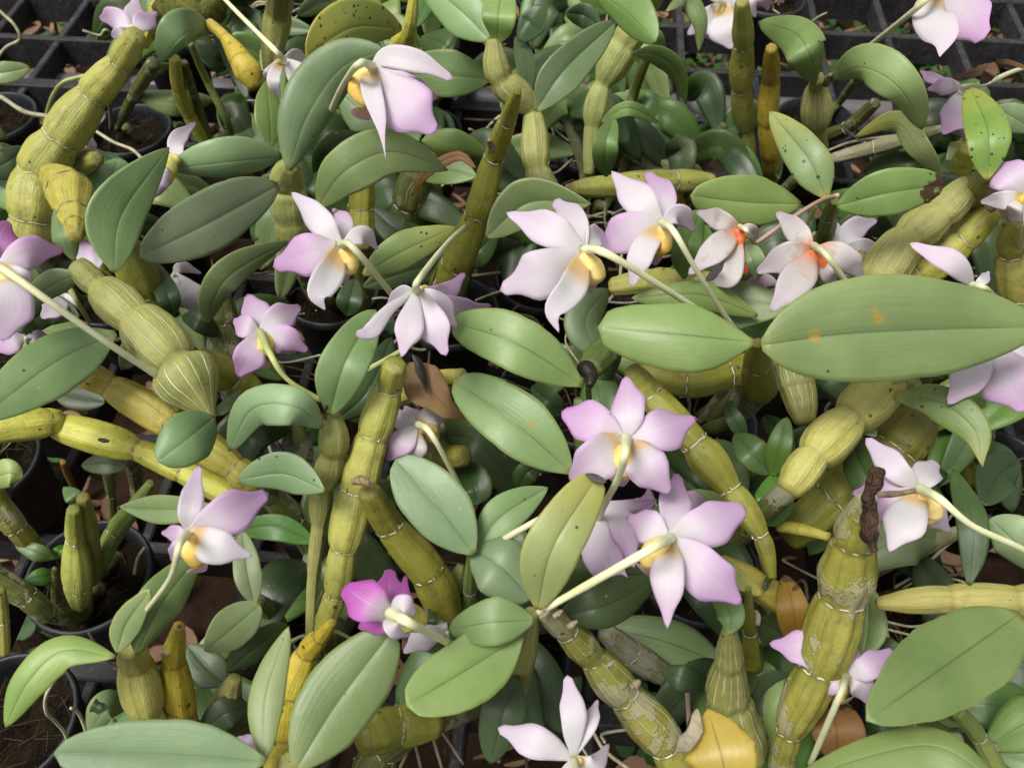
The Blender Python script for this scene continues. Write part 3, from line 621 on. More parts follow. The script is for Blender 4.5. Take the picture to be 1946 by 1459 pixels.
# --- top right
s = Shoot(N, 'round sheathed bulb carrying two broad arched green leaves above green weeds and bench bars', 'orchid')
cane(s, 'cs', 0.28, 0.46, [(1560, 300, 26), (1553, 244, 34), (1553, 162, 30), (1555, 150, 24)], [.1, .95, .1])
leaf(s, 'green', 0.46, 0.46, [(1550, 160), (1540, 105), (1508, 62), (1440, 42)], 44, 32, arch=.05)
leaf(s, 'green', 0.46, 0.46, [(1578, 152), (1640, 128), (1712, 170), (1752, 248)], 46, 28, arch=.05, label='broad arched leaf with a fine bitten edge')
leaf(s, 'cz' if False else 'dark', 0.3, 0.3, [(1530, 230), (1545, 255), (1560, 275)], 22, 24)
tub(s, 'rust', .45, .47, [(1570, 160, 14), (1574, 150, 16), (1578, 142, 8)], name='dry_scar')
s = Shoot(N, 'spotted leaf and blunt brown-tipped leaf joined beside a bent pink stem above withered flowers', 'orchid')
cane(s, 'cn', 0.36, 0.44, [(1570, 440, 30), (1578, 410, 30), (1586, 382, 18)], 0.1)
leaf(s, 'spot', 0.45, 0.48, [(1572, 378), (1535, 300), (1462, 212)], 40, 36, et=.7, label='green leaf sprinkled with small black spots')
leaf(s, 'chew', 0.45, 0.47, [(1590, 392), (1690, 366), (1796, 352)], 46, 44, et=.45, label='blunt leaf with a brown nibbled tip')
tub(s, 'pedp', 0.48, 0.40, [(1592, 371, 9), (1555, 384, 9), (1500, 418, 9), (1440, 460, 9)], name='pink_stem')
tub(s, 'pedg', 0.40, 0.34, [(1550, 392, 9), (1530, 430, 9), (1508, 470, 9)], name='flower_stalk')
s = Shoot(N, 'narrow leaf twisted over itself above a dry grey cane lying across the bench bars', 'orchid')
leaf(s, 'ylime', 0.36, 0.36, [(1790, 345), (1745, 285), (1700, 232), (1622, 262)], 20, 26, arch=.03, et=.9)
cane(s, 'cx', 0.20, 0.30, [(1560, 308, 18), (1660, 282, 30), (1730, 262, 24), (1790, 246, 18), (1870, 226, 14)], 0.06, stem=False)
cane(s, 'cd', 0.12, 0.24, [(1560, 262, 24), (1612, 242, 26), (1664, 196, 22)], 0.05)
rootline(s, 0.2, 0.14, [(1565, 290), (1620, 270), (1700, 258)], 5)
s = Shoot(N, 'single mottled leaf hanging yellow-tipped over a lilac flower beside a crumpled brown dry leaf', 'orchid')
leaf(s, 'spot', 0.46, 0.48, [(1876, 342), (1878, 250), (1842, 165)], 40, 38, et=.6, label='drooping leaf with a yellow tip')
cane(s, 'cs', 0.34, 0.45, [(1835, 420, 50), (1850, 370, 60), (1872, 335, 30)], 0.2)
flower(s, (1832, 168), 0.40, [('petal', [(1795, 166), (1762, 170)], 34, .0, 'pink'), ('petal', [(1775, 150), (1748, 134)], 20, -.02, 'pink'), ('sepal', [(1818, 215), (1792, 256)], 56, .0, 'pink'), ('sepal', [(1834, 230), (1832, 268)], 26, -.02, 'pink')], 'pink', stalk=[(1832, 166), (1870, 160), (1950, 130), (2010, 150)], sw=11, lip=False, hs=.36)
leaf(s, 'brown', 0.42, 0.46, [(1812, 148), (1850, 138), (1882, 128), (1898, 140)], 10, 12, name='dry_leaf', ragged=.5)
leaf(s, 'brown', 0.43, 0.46, [(1862, 160), (1880, 140), (1890, 118)], 12, 14, name='dry_leaf', ragged=.5)
leaf(s, 'brown', 0.43, 0.48, [(1885, 125), (1910, 118), (1960, 132)], 5, 5, name='dry_leaf')
leaf(s, 'blue', 0.34, 0.36, [(1965, 250), (1930, 225), (1890, 205)], 26, 28)
cane(s, 'co', 0.22, 0.30, [(1800, 380, 36), (1822, 330, 40), (1840, 284, 34)], 0.05)
s = Shoot(N, 'large pink-lobed flower on a long straight pale stalk above the open bench bars and weeds', 'orchid')
cane(s, 'cn', 0.2, 0.42, [(1630, 150, 18), (1634, 110, 18), (1640, 96, 14)], 0.05)
flower(s, (1790, -30), 0.52, [('sepal', [(1770, 20), (1792, 70), (1786, 108)], 66, .02, None, dict(m=.45, et=1.0)), ('petal', [(1830, 20), (1870, 74)], 96, .02, 'pink', dict(et=.45)), ('petal', [(1740, -50), (1700, -40)], 60), ('sepal', [(1800, -80), (1805, -130)], 60), ('petal', [(1850, -60), (1890, -80)], 70, -.02, 'pink')], 'pale', [(1780, -20, 24), (1772, 5, 50), (1776, 25, 40), (1782, 36, 14)], [(1790, -32), (1755, 5), (1640, 98)], sw=13, hs=.44)
# --- right middle
s = Shoot(N, 'white and lilac flower above a ringed yellow cane, beyond the drooping yellow-tipped leaf', 'orchid')
flower(s, (1950, 372), 0.46, [('petal', [(1920, 335), (1884, 312)], 70, .0, 'pink'), ('sepal', [(1910, 380), (1862, 384)], 34), ('sepal', [(1940, 400), (1918, 418)], 50), ('petal', [(1990, 330), (2010, 300)], 60)], 'pale', [(1946, 378, 20), (1938, 388, 34), (1936, 402, 14)], [(1952, 372), (1950, 420), (1940, 470)], sw=12)
cane(s, 'cl', 0.28, 0.42, [(1945, 640, 50), (1930, 560, 66), (1925, 480, 52), (1940, 420, 40)], 0.12, ring='ring')
s = Shoot(N, 'stout yellow cane crossed by a pale sheathed bulb chain behind the very large leaf', 'orchid')
cane(s, 'cy', 0.30, 0.40, [(1680, 570, 70), (1745, 515, 72), (1830, 455, 62), (1892, 392, 36)], 0.08, ring='ring')
cane(s, 'cs', 0.36, 0.42, [(1660, 540, 70), (1726, 452, 66), (1790, 408, 60), (1842, 352, 44)], [.35, .25, .2], stem=False)
tub(s, 'rust', .42, .43, [(1880, 398, 18), (1890, 390, 18), (1896, 384, 10)], name='dry_scar')
flower(s, (1850, 545), 0.47, [('sepal', [(1810, 500), (1729, 462)], 44, .02, 'pale', dict(et=.6)), ('petal', [(1800, 552), (1770, 560)], 30, -.04), ('petal', [(1870, 530), (1880, 515)], 20)], 'pale', None, [(1848, 542), (1872, 548), (1892, 568)], hs=.44)
flower(s, (1880, 650), 0.42, [('sepal', [(1845, 710), (1802, 768)], 66, .0, None, dict(et=.7)), ('petal', [(1910, 720), (1950, 782)], 96, .0, 'pink', dict(et=.5)), ('petal', [(1950, 660), (1990, 650)], 60)], 'pale', lip=False)
s = Shoot(N, 'longest leaf of the clump, with rusty spots, opposite a blunt leaf and near withered flowers', 'orchid')
cane(s, 'co', 0.34, 0.47, [(1445, 740, 60), (1440, 690, 50), (1440, 652, 20)], 0.15)
leaf(s, 'blot', 0.49, 0.50, [(1448, 656), (1600, 634), (1800, 624), (1985, 622)], 104, 100, m=.42, eb=.62, et=.6, roll=0.05, label='very large leaf with rusty spots')
leaf(s, 'green', 0.49, 0.49, [(1434, 650), (1300, 636), (1136, 622)], 72, 62, m=.5, eb=.8, et=.36, roll=-0.06, label='broad blunt-ended leaf')
flower(s, (1112, 475), 0.50, [('sepal', [(1050, 440), (962, 404)], 62, .0, None, dict(et=.8)), ('petal', [(1035, 520), (950, 552)], 92, -.02, None, dict(et=.55)), ('sepal', [(1088, 545), (1052, 590), (1062, 632)], 56, .0, None, dict(m=.35, et=1.0)), ('petal', [(1090, 420), (1052, 380)], 52, -.05, None, dict(et=.4)), ('petal', [(1130, 450), (1148, 440)], 44, -.05)], 'pale', [(1110, 484, 26), (1126, 505, 44), (1132, 522, 44), (1124, 536, 20)], [(1112, 474), (1160, 486), (1306, 576), (1350, 604)], hs=.425, sw=16)
flower(s, (1258, 425), 0.46, [('sepal', [(1215, 380), (1162, 325)], 62, .0, 'pale', dict(et=.8)), ('petal', [(1262, 375), (1228, 326)], 48, -.04, 'pink', dict(et=.5)), ('petal', [(1290, 408), (1322, 440)], 42, -.03), ('petal', [(1200, 440), (1130, 480)], 76, -.03, 'pink', dict(et=.5)), ('sepal', [(1220, 480), (1200, 545)], 50, -.02)], 'pale', [(1258, 432, 22), (1262, 452, 36), (1260, 470, 36), (1250, 482, 14)], [(1258, 423), (1280, 440), (1318, 505), (1374, 594), (1400, 630)], hs=.38, sw=14)
flower(s, (1405, 432), 0.44, [('sepal', [(1370, 418), (1322, 402)], 40), ('sepal', [(1365, 470), (1308, 522)], 52, .0), ('petal', [(1380, 500), (1340, 535)], 44, -.03), ('petal', [(1425, 440), (1440, 455)], 30, -.03), ('petal', [(1390, 520), (1350, 542)], 40, -.02)], 'wither', [(1402, 438, 20), (1406, 452, 30), (1398, 474, 28), (1412, 500, 34), (1416, 520, 14)], [(1406, 430), (1420, 440), (1434, 465)], chink='chinr', lip=False, hs=.40, sw=9)
flower(s, (1545, 472), 0.46, [('sepal', [(1515, 440), (1475, 402)], 42), ('petal', [(1500, 488), (1436, 518)], 58, -.03), ('sepal', [(1510, 540), (1464, 592)], 62, .0, None, dict(m=.4)), ('petal', [(1600, 490), (1642, 532)], 58, -.02), ('petal', [(1575, 520), (1590, 540)], 36, -.03)], 'wither', [(1548, 476, 22), (1558, 496, 36), (1560, 512, 38), (1550, 530, 14)], [(1546, 466), (1570, 485), (1614, 545)], chink='chinr', lip=False, hs=.47, sw=13)
flower(s, (1600, 470), 0.36, [('petal', [(1620, 440), (1668, 418)], 46), ('petal', [(1640, 470), (1672, 466)], 34), ('sepal', [(1590, 440), (1588, 420)], 26)], 'pale', [(1640, 480, 20), (1635, 500, 34), (1645, 520, 14)], None, lip=False, chink='rust')
flower(s, (1480, 540), 0.40, [('petal', [(1450, 535), (1400, 545)], 28), ('petal', [(1490, 560), (1440, 552)], 30)], 'pink', lip=False)
leaf(s, 'green', 0.42, 0.43, [(1522, 388), (1420, 384), (1312, 372)], 46, 48, et=.5, m=.5)
leaf(s, 'green', 0.34, 0.38, [(1300, 530), (1308, 460), (1335, 398)], 32, 30)
leaf(s, 'blue', 0.42, 0.44, [(1440, 530), (1430, 495), (1418, 466)], 22, 24)
leaf(s, 'blue', 0.38, 0.40, [(1142, 680), (1112, 610), (1155, 548)], 40, 36)
leaf(s, 'green', 0.40, 0.42, [(1440, 600), (1330, 560), (1200, 566)], 30, 24)
leaf(s, 'green', 0.38, 0.40, [(1350, 605), (1400, 575), (1500, 580)], 42, 50)
cane(s, 'ct', 0.28, 0.34, [(1165, 545, 34), (1240, 536, 46), (1300, 536, 44), (1375, 540, 40)], 0.1, stem=False)
leaf(s, 'young', 0.34, 0.38, [(1102, 620), (1100, 590), (1104, 560)], 14, 14)
rootline(s, 0.24, 0.3, [(1100, 690), (1075, 650), (1080, 615), (1050, 600)], 4)
rootline(s, 0.25, 0.3, [(1130, 665), (1100, 655), (1085, 640)], 4)
s = Shoot(N, 'rolled green stub with a charred black tip beside the big blunt leaf', 'orchid')
cane(s, 'cn', 0.40, 0.43, [(1164, 650, 50), (1140, 676, 56), (1122, 700, 44)], 0.05, collars=False)
tub(s, 'black', .435, .44, [(1100, 700, 18), (1114, 700, 32), (1124, 715, 22), (1122, 732, 14)], name='charred_tip', bulge=.1)
tub(s, 'cn', .40, .34, [(1116, 705, 10), (1118, 740, 12), (1120, 775, 12)], name='flower_stalk')
# --- left middle
s = Shoot(N, 'chain of swollen pale sheathed bulbs ending in a white-veined one, leaves along both sides', 'orchid')
cane(s, 'cs', 0.44, 0.40, [(146, 505, 40), (184, 542, 48), (254, 606, 74), (336, 688, 84)], [0.2, 0.42, 0.42], root=0, stem=True)
cane(s, 'cz', 0.425, 0.40, [(334, 686, 62), (404, 796, 14)], [2.1], collars=False, stem=False, name='veined_bulb')
leaf(s, 'blue', 0.45, 0.50, [(216, 516), (230, 410), (322, 280)], 58, 44, et=.8)
leaf(s, 'green', 0.44, 0.46, [(140, 496), (118, 445), (104, 394)], 22, 28)
leaf(s, 'blue', 0.44, 0.40, [(148, 520), (95, 545), (34, 594)], 26, 28)
leaf(s, 'blue', 0.44, 0.45, [(220, 632), (100, 690), (-40, 796)], 62, 56, m=.5, et=.5, label='long glaucous leaf drooping away from the bulb chain')
leaf(s, 'blue', 0.42, 0.44, [(408, 792), (362, 828), (300, 876)], 48, 52, et=.45, eb=.5, m=.45)
leaf(s, 'green', 0.40, 0.36, [(405, 790), (430, 770), (458, 742)], 10, 12)
flower(s, (-6, 506), 0.50, [('petal', [(55, 480), (122, 476)], 62, -.02, 'pink'), ('petal', [(0, 450), (16, 420)], 70, -.04, 'mag'), ('sepal', [(20, 570), (4, 648)], 84, .0, 'pink', dict(et=.6)), ('sepal', [(30, 530), (60, 560)], 50, -.02, 'pale'), ('petal', [(-50, 480), (-90, 470)], 70)], 'pink', [(-2, 512, 30), (12, 530, 56), (18, 552, 50), (14, 566, 18)], [(-6, 504), (40, 535), (180, 635), (302, 716)], hs=.43, sw=17)
flower(s, (50, 640), 0.36, [('petal', [(20, 650), (-20, 668)], 44, -.02, 'pink'), ('petal', [(70, 640), (100, 640)], 26)], 'pink', lip=False)
flower(s, (118, 556), 0.36, [('petal', [(105, 580), (78, 604)], 46, .0), ('petal', [(130, 580), (120, 600)], 34), ('sepal', [(85, 560), (72, 575)], 26)], 'pale', [(120, 548, 14), (122, 556, 20), (124, 564, 10)], [(130, 545), (145, 570), (170, 612)], stalkk='pedg', sw=10, lip=False, hs=.33)
flower(s, (185, 510), 0.30, [('petal', [(165, 480), (152, 450)], 44), ('petal', [(190, 480), (195, 460)], 30)], 'pink', lip=False)
leaf(s, 'young', 0.36, 0.38, [(72, 626), (45, 615), (14, 604)], 18, 18)
leaf(s, 'dark', 0.36, 0.36, [(150, 600), (90, 590), (30, 640)], 30, 30)
cane(s, 'co', 0.26, 0.36, [(300, 640, 50), (275, 560, 64), (240, 470, 60)], 0.2)
leaf(s, 'dark', 0.30, 0.32, [(330, 600), (318, 560), (285, 490)], 22, 22)
flower(s, (330, 520), 0.28, [('sepal', [(345, 508), (384, 520)], 22), ('petal', [(355, 560), (372, 596)], 58), ('petal', [(330, 545), (332, 580)], 30)], 'pale', lip=False)
s = Shoot(N, 'thick yellow cane slanting down under the round leaf, jointed with dark rings', 'orchid')
cane(s, 'cy', 0.40, 0.32, [(148, 704, 42), (204, 734, 46), (322, 806, 62), (446, 890, 52), (490, 930, 44)], 0.22, ring='rust', hi=.001)
leaf(s, 'dark', 0.34, 0.34, [(100, 740), (150, 755), (200, 765)], 26, 26)
cane(s, 'co', 0.28, 0.34, [(500, 760, 40), (440, 720, 60), (380, 690, 60)], 0.1, stem=False)
leaf(s, 'dark', 0.36, 0.34, [(330, 740), (318, 770), (300, 790)], 26, 30)
s = Shoot(N, 'yellow cane with a dark eye-shaped scar running beneath the slanting yellow cane', 'orchid')
cane(s, 'cy', 0.30, 0.36, [(460, 950, 44), (345, 896, 44), (262, 852, 44), (100, 806, 42), (92, 800, 52), (-30, 818, 54)], [.1, .1, .5, .05, .12], ring='rust', hi=.001, root=0)
tub(s, 'black', .374, .374, [(188, 835, 6), (197, 837, 9), (206, 838, 5)], name='scar')
leaf(s, 'dark', 0.28, 0.28, [(240, 885), (200, 880), (154, 884)], 22, 20)
cane(s, 'cn', 0.12, 0.26, [(216, 1000, 16), (212, 940, 16), (205, 895, 22)], 0.05)
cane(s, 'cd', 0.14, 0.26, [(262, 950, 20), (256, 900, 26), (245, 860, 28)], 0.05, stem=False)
leaf(s, 'young', 0.22, 0.24, [(155, 965), (140, 945), (120, 925)], 15, 17)
tub(s, 'tan', .10, .2, [(140, 925, 12), (128, 900, 13), (120, 878, 12)], name='dry_stalk')
s = Shoot(N, 'arched leaf and brown-chewed leaf on stacked grey-green bulbs beside the long ringed cane', 'orchid')
cane(s, 'cs', 0.26, 0.42, [(588, 1215, 16), (596, 1090, 22), (608, 995, 30), (614, 925, 40), (632, 860, 44), (632, 790, 34)], [0.05, .1, 0.3, 0.35, 0.55])
leaf(s, 'blue', 0.43, 0.40, [(614, 812), (560, 772), (480, 776), (434, 858)], 42, 40, arch=.03, et=.6)
leaf(s, 'chew', 0.41, 0.40, [(616, 932), (540, 900), (452, 912)], 34, 40, label='leaf chewed brown in patches')
leaf(s, 'green', 0.43, 0.47, [(626, 790), (655, 690), (714, 588)], 46, 46, label='upright leaf beside the long ringed cane')
tub(s, 'tan', .425, .44, [(618, 795, 8), (618, 782, 8), (622, 770, 5)], name='dry_scar')
leaf(s, 'dark', 0.32, 0.34, [(640, 800), (700, 740), (745, 640)], 34, 34)
leaf(s, 'green', 0.34, 0.38, [(392, 616), (430, 530), (548, 458)], 36, 28, arch=.02, et=.8)
cane(s, 'cd', 0.26, 0.34, [(430, 700, 60), (420, 620, 56), (418, 560, 40), (428, 505, 18)], 0.2)
leaf(s, 'dark', 0.30, 0.32, [(420, 640), (380, 610), (345, 600)], 22, 22)
flower(s, (494, 632), 0.38, [('sepal', [(488, 600), (470, 558)], 54), ('petal', [(530, 605), (572, 582)], 58, -.01, 'pink'), ('petal', [(540, 645), (586, 668)], 56, -.01, 'pink'), ('sepal', [(475, 675), (452, 716)], 58), ('petal', [(465, 620), (443, 608)], 44, -.01, 'pink')], 'pink', [(500, 640, 26), (506, 655, 46), (508, 668, 40), (506, 680, 14)], [(494, 630), (512, 670), (545, 720), (608, 760)], chink='ching', stalkk='pedg', hs=.38, sw=13)
flower(s, (648, 466), 0.48, [('sepal', [(605, 420), (553, 366)], 56, .0, None, dict(et=.75)), ('petal', [(590, 482), (519, 508)], 78, -.02, 'pink', dict(et=.42)), ('sepal', [(628, 520), (604, 560), (618, 590)], 56, .0, None, dict(m=.4, et=1.0)), ('petal', [(690, 448), (718, 474)], 38, -.03), ('petal', [(655, 425), (632, 396)], 34, -.06, 'pink')], 'pale', [(652, 474, 24), (666, 494, 38), (664, 510, 34), (654, 518, 12)], [(648, 464), (672, 472), (752, 568)], hs=.45, sw=14)
flower(s, (790, 552), 0.50, [('sepal', [(780, 610), (764, 678)], 52, .0, None, dict(et=.8, m=.6)), ('sepal', [(740, 590), (705, 630), (676, 638)], 32, -.01, None, dict(et=.35, m=.7)), ('petal', [(820, 610), (848, 676)], 62, -.01, None, dict(et=.6)), ('petal', [(830, 575), (868, 622)], 46, -.03), ('petal', [(845, 555), (884, 518)], 36, -.08, 'pink', dict(et=.5)), ('petal', [(860, 590), (935, 582)], 52, -.09, 'pink'), ('petal', [(765, 560), (730, 590)], 34, -.05)], 'pale', [(798, 548, 10), (808, 549, 18), (818, 554, 8)], [(790, 550), (798, 528), (852, 460), (884, 432)], hs=.37, sw=14)
tub(s, 'pedg', .40, .38, [(808, 628, 9), (780, 655, 9), (685, 710, 10)], name='flower_stalk')
leaf(s, 'cz' if False else 'dark', 0.34, 0.36, [(660, 600), (665, 570), (675, 530)], 26, 26)
# --- centre: long ringed cane
s = Shoot(N, 'long upright yellow-green cane with white bristly rings, reaching up to the tan dry sheath', 'orchid')
cane(s, 'cl', 0.26, 0.46, [(612, 1195, 34), (640, 1128, 42), (652, 1042, 52), (680, 932, 62), (710, 832, 58), (738, 738, 50), (750, 694, 44)], [0.1, 0.18, 0.28, 0.16, 0.2, 0.1], hi=0.0035)
tub(s, 'rust', .455, .47, [(672, 915, 14), (685, 912, 20), (700, 918, 12)], name='dry_scar')
s = Shoot(N, 'olive cane branching off the long ringed cane and dropping behind the magenta flower', 'orchid')
cane(s, 'co', 0.44, 0.32, [(702, 935, 44), (742, 1000, 56), (815, 1085, 70), (850, 1170, 62)], 0.10)
s = Shoot(N, 'tan papery dry sheath with a blackened edge between two cut yellow cane ends', 'orchid')
leaf(s, 'shtan', 0.42, 0.38, [(776, 690), (810, 730), (850, 775), (895, 800)], 34, 40, name='dry_sheath', m=.3, et=1.5, irr=.16, rip=.08)
leaf(s, 'black', 0.435, 0.425, [(783, 672), (800, 698), (812, 748)], 8, 10, name='charred_edge', chan=0, et=1.3, irr=.25)
cane(s, 'cl', 0.34, 0.40, [(770, 748, 40), (820, 728, 44), (878, 714, 30)], 0.06)
cane(s, 'co', 0.30, 0.34, [(780, 900, 44), (830, 876, 46), (882, 866, 40)], 0.06)
flower(s, (794, 808), 0.38, [('petal', [(770, 800), (742, 772)], 44), ('petal', [(765, 840), (735, 876)], 50, -.01, 'pink'), ('sepal', [(790, 850), (790, 886)], 42), ('sepal', [(820, 790), (850, 786)], 44), ('petal', [(780, 785), (770, 770)], 34)], 'pale', [(802, 812, 20), (818, 818, 34), (824, 832, 28)], [(795, 806), (820, 825), (870, 916), (885, 950)], hs=.33, sw=13)
# --- centre leaves
s = Shoot(N, 'pair of broad glaucous leaves lying one under the other beside the dry tan sheath', 'orchid')
cane(s, 'cn', 0.32, 0.42, [(1120, 920, 22), (1105, 860, 24), (1100, 760, 20)], 0.1)
leaf(s, 'green', 0.44, 0.46, [(1108, 732), (980, 652), (857, 612)], 54, 54, et=.45, eb=.75)
leaf(s, 'blot', 0.40, 0.42, [(1086, 898), (975, 800), (862, 722)], 60, 62, et=.5, label='glaucous leaf with an orange blotch')
leaf(s, 'dark', 0.30, 0.30, [(1010, 735), (1040, 760), (1065, 790)], 26, 26)
leaf(s, 'dark', 0.28, 0.30, [(985, 930), (1000, 900), (1030, 880)], 24, 24)
leaf(s, 'dark', 0.30, 0.30, [(905, 960), (900, 920), (850, 870)], 34, 34)
s = Shoot(N, 'rosette of broad leaves with one tall yellowish leaf ending in a black burnt tip', 'orchid')
cane(s, 'cs', 0.26, 0.42, [(960, 1330, 50), (985, 1270, 60), (1010, 1165, 30)], 0.2)
leaf(s, 'ylime', 0.44, 0.50, [(1022, 1158), (1050, 1040), (1138, 902)], 52, 54, m=.45, et=.34, label='yellowish leaf with a black burnt tip')
leaf(s, 'black', 0.505, 0.505, [(1112, 900), (1132, 908), (1152, 916)], 7, 8, name='burnt_tip', roll=0)
leaf(s, 'green', 0.43, 0.42, [(1016, 1178), (935, 1182), (851, 1196)], 42, 46, et=.6)
leaf(s, 'green', 0.42, 0.42, [(992, 1208), (890, 1270), (772, 1340)], 66, 62, et=.4, m=.5, label='broad folded leaf with a blunt end')
leaf(s, 'dark', 0.36, 0.33, [(985, 1285), (955, 1360), (932, 1452)], 40, 46)
leaf(s, 'dark', 0.40, 0.38, [(1065, 1170), (1150, 1150), (1250, 1100)], 50, 40)
flower(s, (1188, 836), 0.50, [('sepal', [(1192, 780), (1190, 714)], 66, .0, 'pink', dict(et=.7)), ('petal', [(1130, 806), (1067, 782)], 84, -.01, 'pink', dict(m=.66, et=.75)), ('petal', [(1255, 815), (1322, 792)], 84, -.01, 'pink', dict(m=.62, et=.75)), ('sepal', [(1140, 870), (1082, 912)], 88, -.01, None, dict(m=.5)), ('sepal', [(1230, 885), (1272, 938)], 84, -.01, None, dict(m=.45))], 'pink', [(1186, 850, 30), (1184, 872, 58), (1186, 892, 54), (1188, 908, 18)], [(1190, 832), (1188, 860), (1176, 905), (1152, 952), (1135, 985)], hs=.40, sw=19)
flower(s, (1272, 1022), 0.48, [('sepal', [(1340, 1000), (1418, 964)], 82, .0, None, dict(et=.5, m=.6)), ('petal', [(1340, 1085), (1410, 1148)], 92, -.02, 'pink', dict(et=.85, m=.6)), ('sepal', [(1268, 1100), (1268, 1194)], 66, -.01, None, dict(et=1.0)), ('petal', [(1230, 1000), (1190, 985)], 66, -.03, 'pink'), ('petal', [(1282, 960), (1290, 900)], 62, -.04, 'pink', dict(et=.5)), ('petal', [(1310, 960), (1340, 950)], 50, -.08, 'pink')], 'pink', [(1262, 1030, 36), (1244, 1046, 54), (1236, 1064, 50), (1240, 1082, 18)], [(1274, 1022), (1225, 1050), (1064, 1141), (1026, 1162)], hs=.425, sw=19)
flower(s, (1140, 955), 0.40, [('petal', [(1180, 1000), (1205, 1078)], 66, .0, 'pink'), ('petal', [(1140, 1050), (1208, 1132)], 70, -.01, 'pink'), ('sepal', [(1190, 962), (1250, 950)], 24, .01, 'pink'), ('petal', [(1220, 960), (1235, 925)], 30, -.02), ('sepal', [(1115, 1010), (1130, 1080)], 50, -.03, 'pink')], 'pink', lip=False)
leaf(s, 'ylime', 0.38, 0.38, [(1310, 1080), (1370, 1080), (1450, 1130)], 20, 26)
s = Shoot(N, 'grey-green leaf fan joined at a pale node beside the yellowish burnt-tipped leaf', 'orchid')
cane(s, 'cn', 0.26, 0.41, [(885, 1200, 26), (892, 1120, 26), (898, 1050, 20)], 0.1)
leaf(s, 'blue', 0.42, 0.45, [(900, 1052), (830, 960), (752, 872)], 60, 60, et=.48, eb=.7)
leaf(s, 'blue', 0.41, 0.42, [(902, 1040), (960, 975), (1042, 926)], 36, 36, et=.8)
leaf(s, 'blue', 0.41, 0.40, [(896, 1046), (950, 1075), (1010, 1140)], 56, 60, eb=.55, et=.5)
tub(s, 'ped', .40, .445, [(925, 1044, 12), (975, 1014, 13), (1055, 970, 13)], name='flower_stalk')
cane(s, 'cz', 0.30, 0.34, [(858, 1190, 14), (860, 1130, 36), (875, 1075, 16)], 0.25, collars=False, stem=False, name='veined_bulb')
leaf(s, 'dark', 0.28, 0.28, [(920, 1100), (940, 1140), (960, 1160)], 26, 26)
# --- right of centre
s = Shoot(N, 'flattened olive-yellow cane descending from under the blunt leaf past the two bright pink flowers', 'orchid')
cane(s, 'co', 0.44, 0.36, [(1200, 702, 34), (1240, 752, 52), (1318, 843, 56), (1392, 931, 42), (1446, 1018, 32), (1468, 1098, 16)], [0.1, 0.15, 0.40, 0.35, 0.25], hi=.002)
cane(s, 'co', 0.38, 0.36, [(1215, 700, 36), (1300, 726, 54), (1380, 712, 58), (1450, 690, 50)], 0.06, stem=False)
tub(s, 'rust', .30, .34, [(1330, 800, 12), (1360, 760, 16), (1380, 742, 12)], name='dry_stalk')
s = Shoot(N, 'small bright green seedling with four rounded leaves in the shade beside the flattened olive cane', 'orchid')
cane(s, 'cn', 0.14, 0.30, [(1464, 985, 8), (1466, 940, 9), (1468, 902, 8)], 0.0, collars=False)
leaf(s, 'young', 0.31, 0.35, [(1468, 906), (1480, 850), (1496, 792)], 24, 24)
leaf(s, 'young', 0.31, 0.30, [(1470, 900), (1474, 950), (1456, 1000)], 36, 38, et=.5)
leaf(s, 'young', 0.30, 0.31, [(1466, 902), (1430, 860), (1395, 824)], 30, 30)
leaf(s, 'young', 0.30, 0.32, [(1418, 832), (1398, 800), (1380, 762)], 17, 17)
leaf(s, 'dark', 0.26, 0.26, [(1510, 860), (1480, 820), (1450, 790)], 20, 20)
leaf(s, 'dark', 0.24, 0.26, [(1508, 985), (1540, 975), (1572, 988)], 14, 14)
s = Shoot(N, 'cluster of fat shaded bulbs with a yellow-rimmed drooping leaf under the longest leaf', 'orchid')
cane(s, 'ct', 0.36, 0.40, [(1500, 930, 50), (1545, 868, 66), (1618, 796, 72), (1700, 716, 70), (1730, 690, 50)], [.2, .35, .35, .2])
cane(s, 'co', 0.30, 0.34, [(1660, 900, 50), (1700, 850, 84), (1760, 780, 60)], 0.3)
cane(s, 'cz', 0.32, 0.34, [(1530, 800, 40), (1520, 740, 70), (1500, 690, 50)], 0.1, collars=False, stem=False, name='veined_bulb')
leaf(s, 'spot', 0.40, 0.40, [(1698, 755), (1780, 762), (1850, 815), (1868, 888)], 36, 34, arch=.01, et=1.1, label='drooping leaf with a yellow rim and dark spots')
leaf(s, 'dark', 0.34, 0.34, [(1615, 832), (1640, 890), (1672, 965)], 40, 36)
cane(s, 'co', 0.24, 0.30, [(1500, 1020, 60), (1580, 950, 80), (1660, 880, 70)], 0.1, stem=False)
tub(s, 'root', .40, .42, [(1690, 728, 8), (1705, 724, 10), (1724, 716, 14)], name='cut_stalk')
tub(s, 'cy', .28, .30, [(1480, 1000, 22), (1520, 1005, 26), (1575, 1020, 18)], name='thin_cane')
s = Shoot(N, 'fat ridged olive cane with a rotten dark brown top and a dry twig', 'orchid')
cane(s, 'cr', 0.24, 0.48, [(1480, 1490, 42), (1503, 1392, 50), (1556, 1270, 80), (1596, 1135, 90), (1620, 1030, 74), (1645, 945, 34)], [0.05, 0.25, 0.22, 0.22, 0.25], lobes=0.06, nl=9, hi=.003)
tub(s, 'rot', .475, .505, [(1662, 1046, 14), (1652, 1010, 30), (1654, 970, 26), (1650, 945, 22), (1664, 915, 26), (1668, 893, 24)], name='rotten_top', lobes=.12, jit=.3, sides=16)
tub(s, 'rust', .50, .50, [(1670, 940, 14), (1705, 938, 12), (1738, 932, 11)], name='dry_twig', jit=.1)
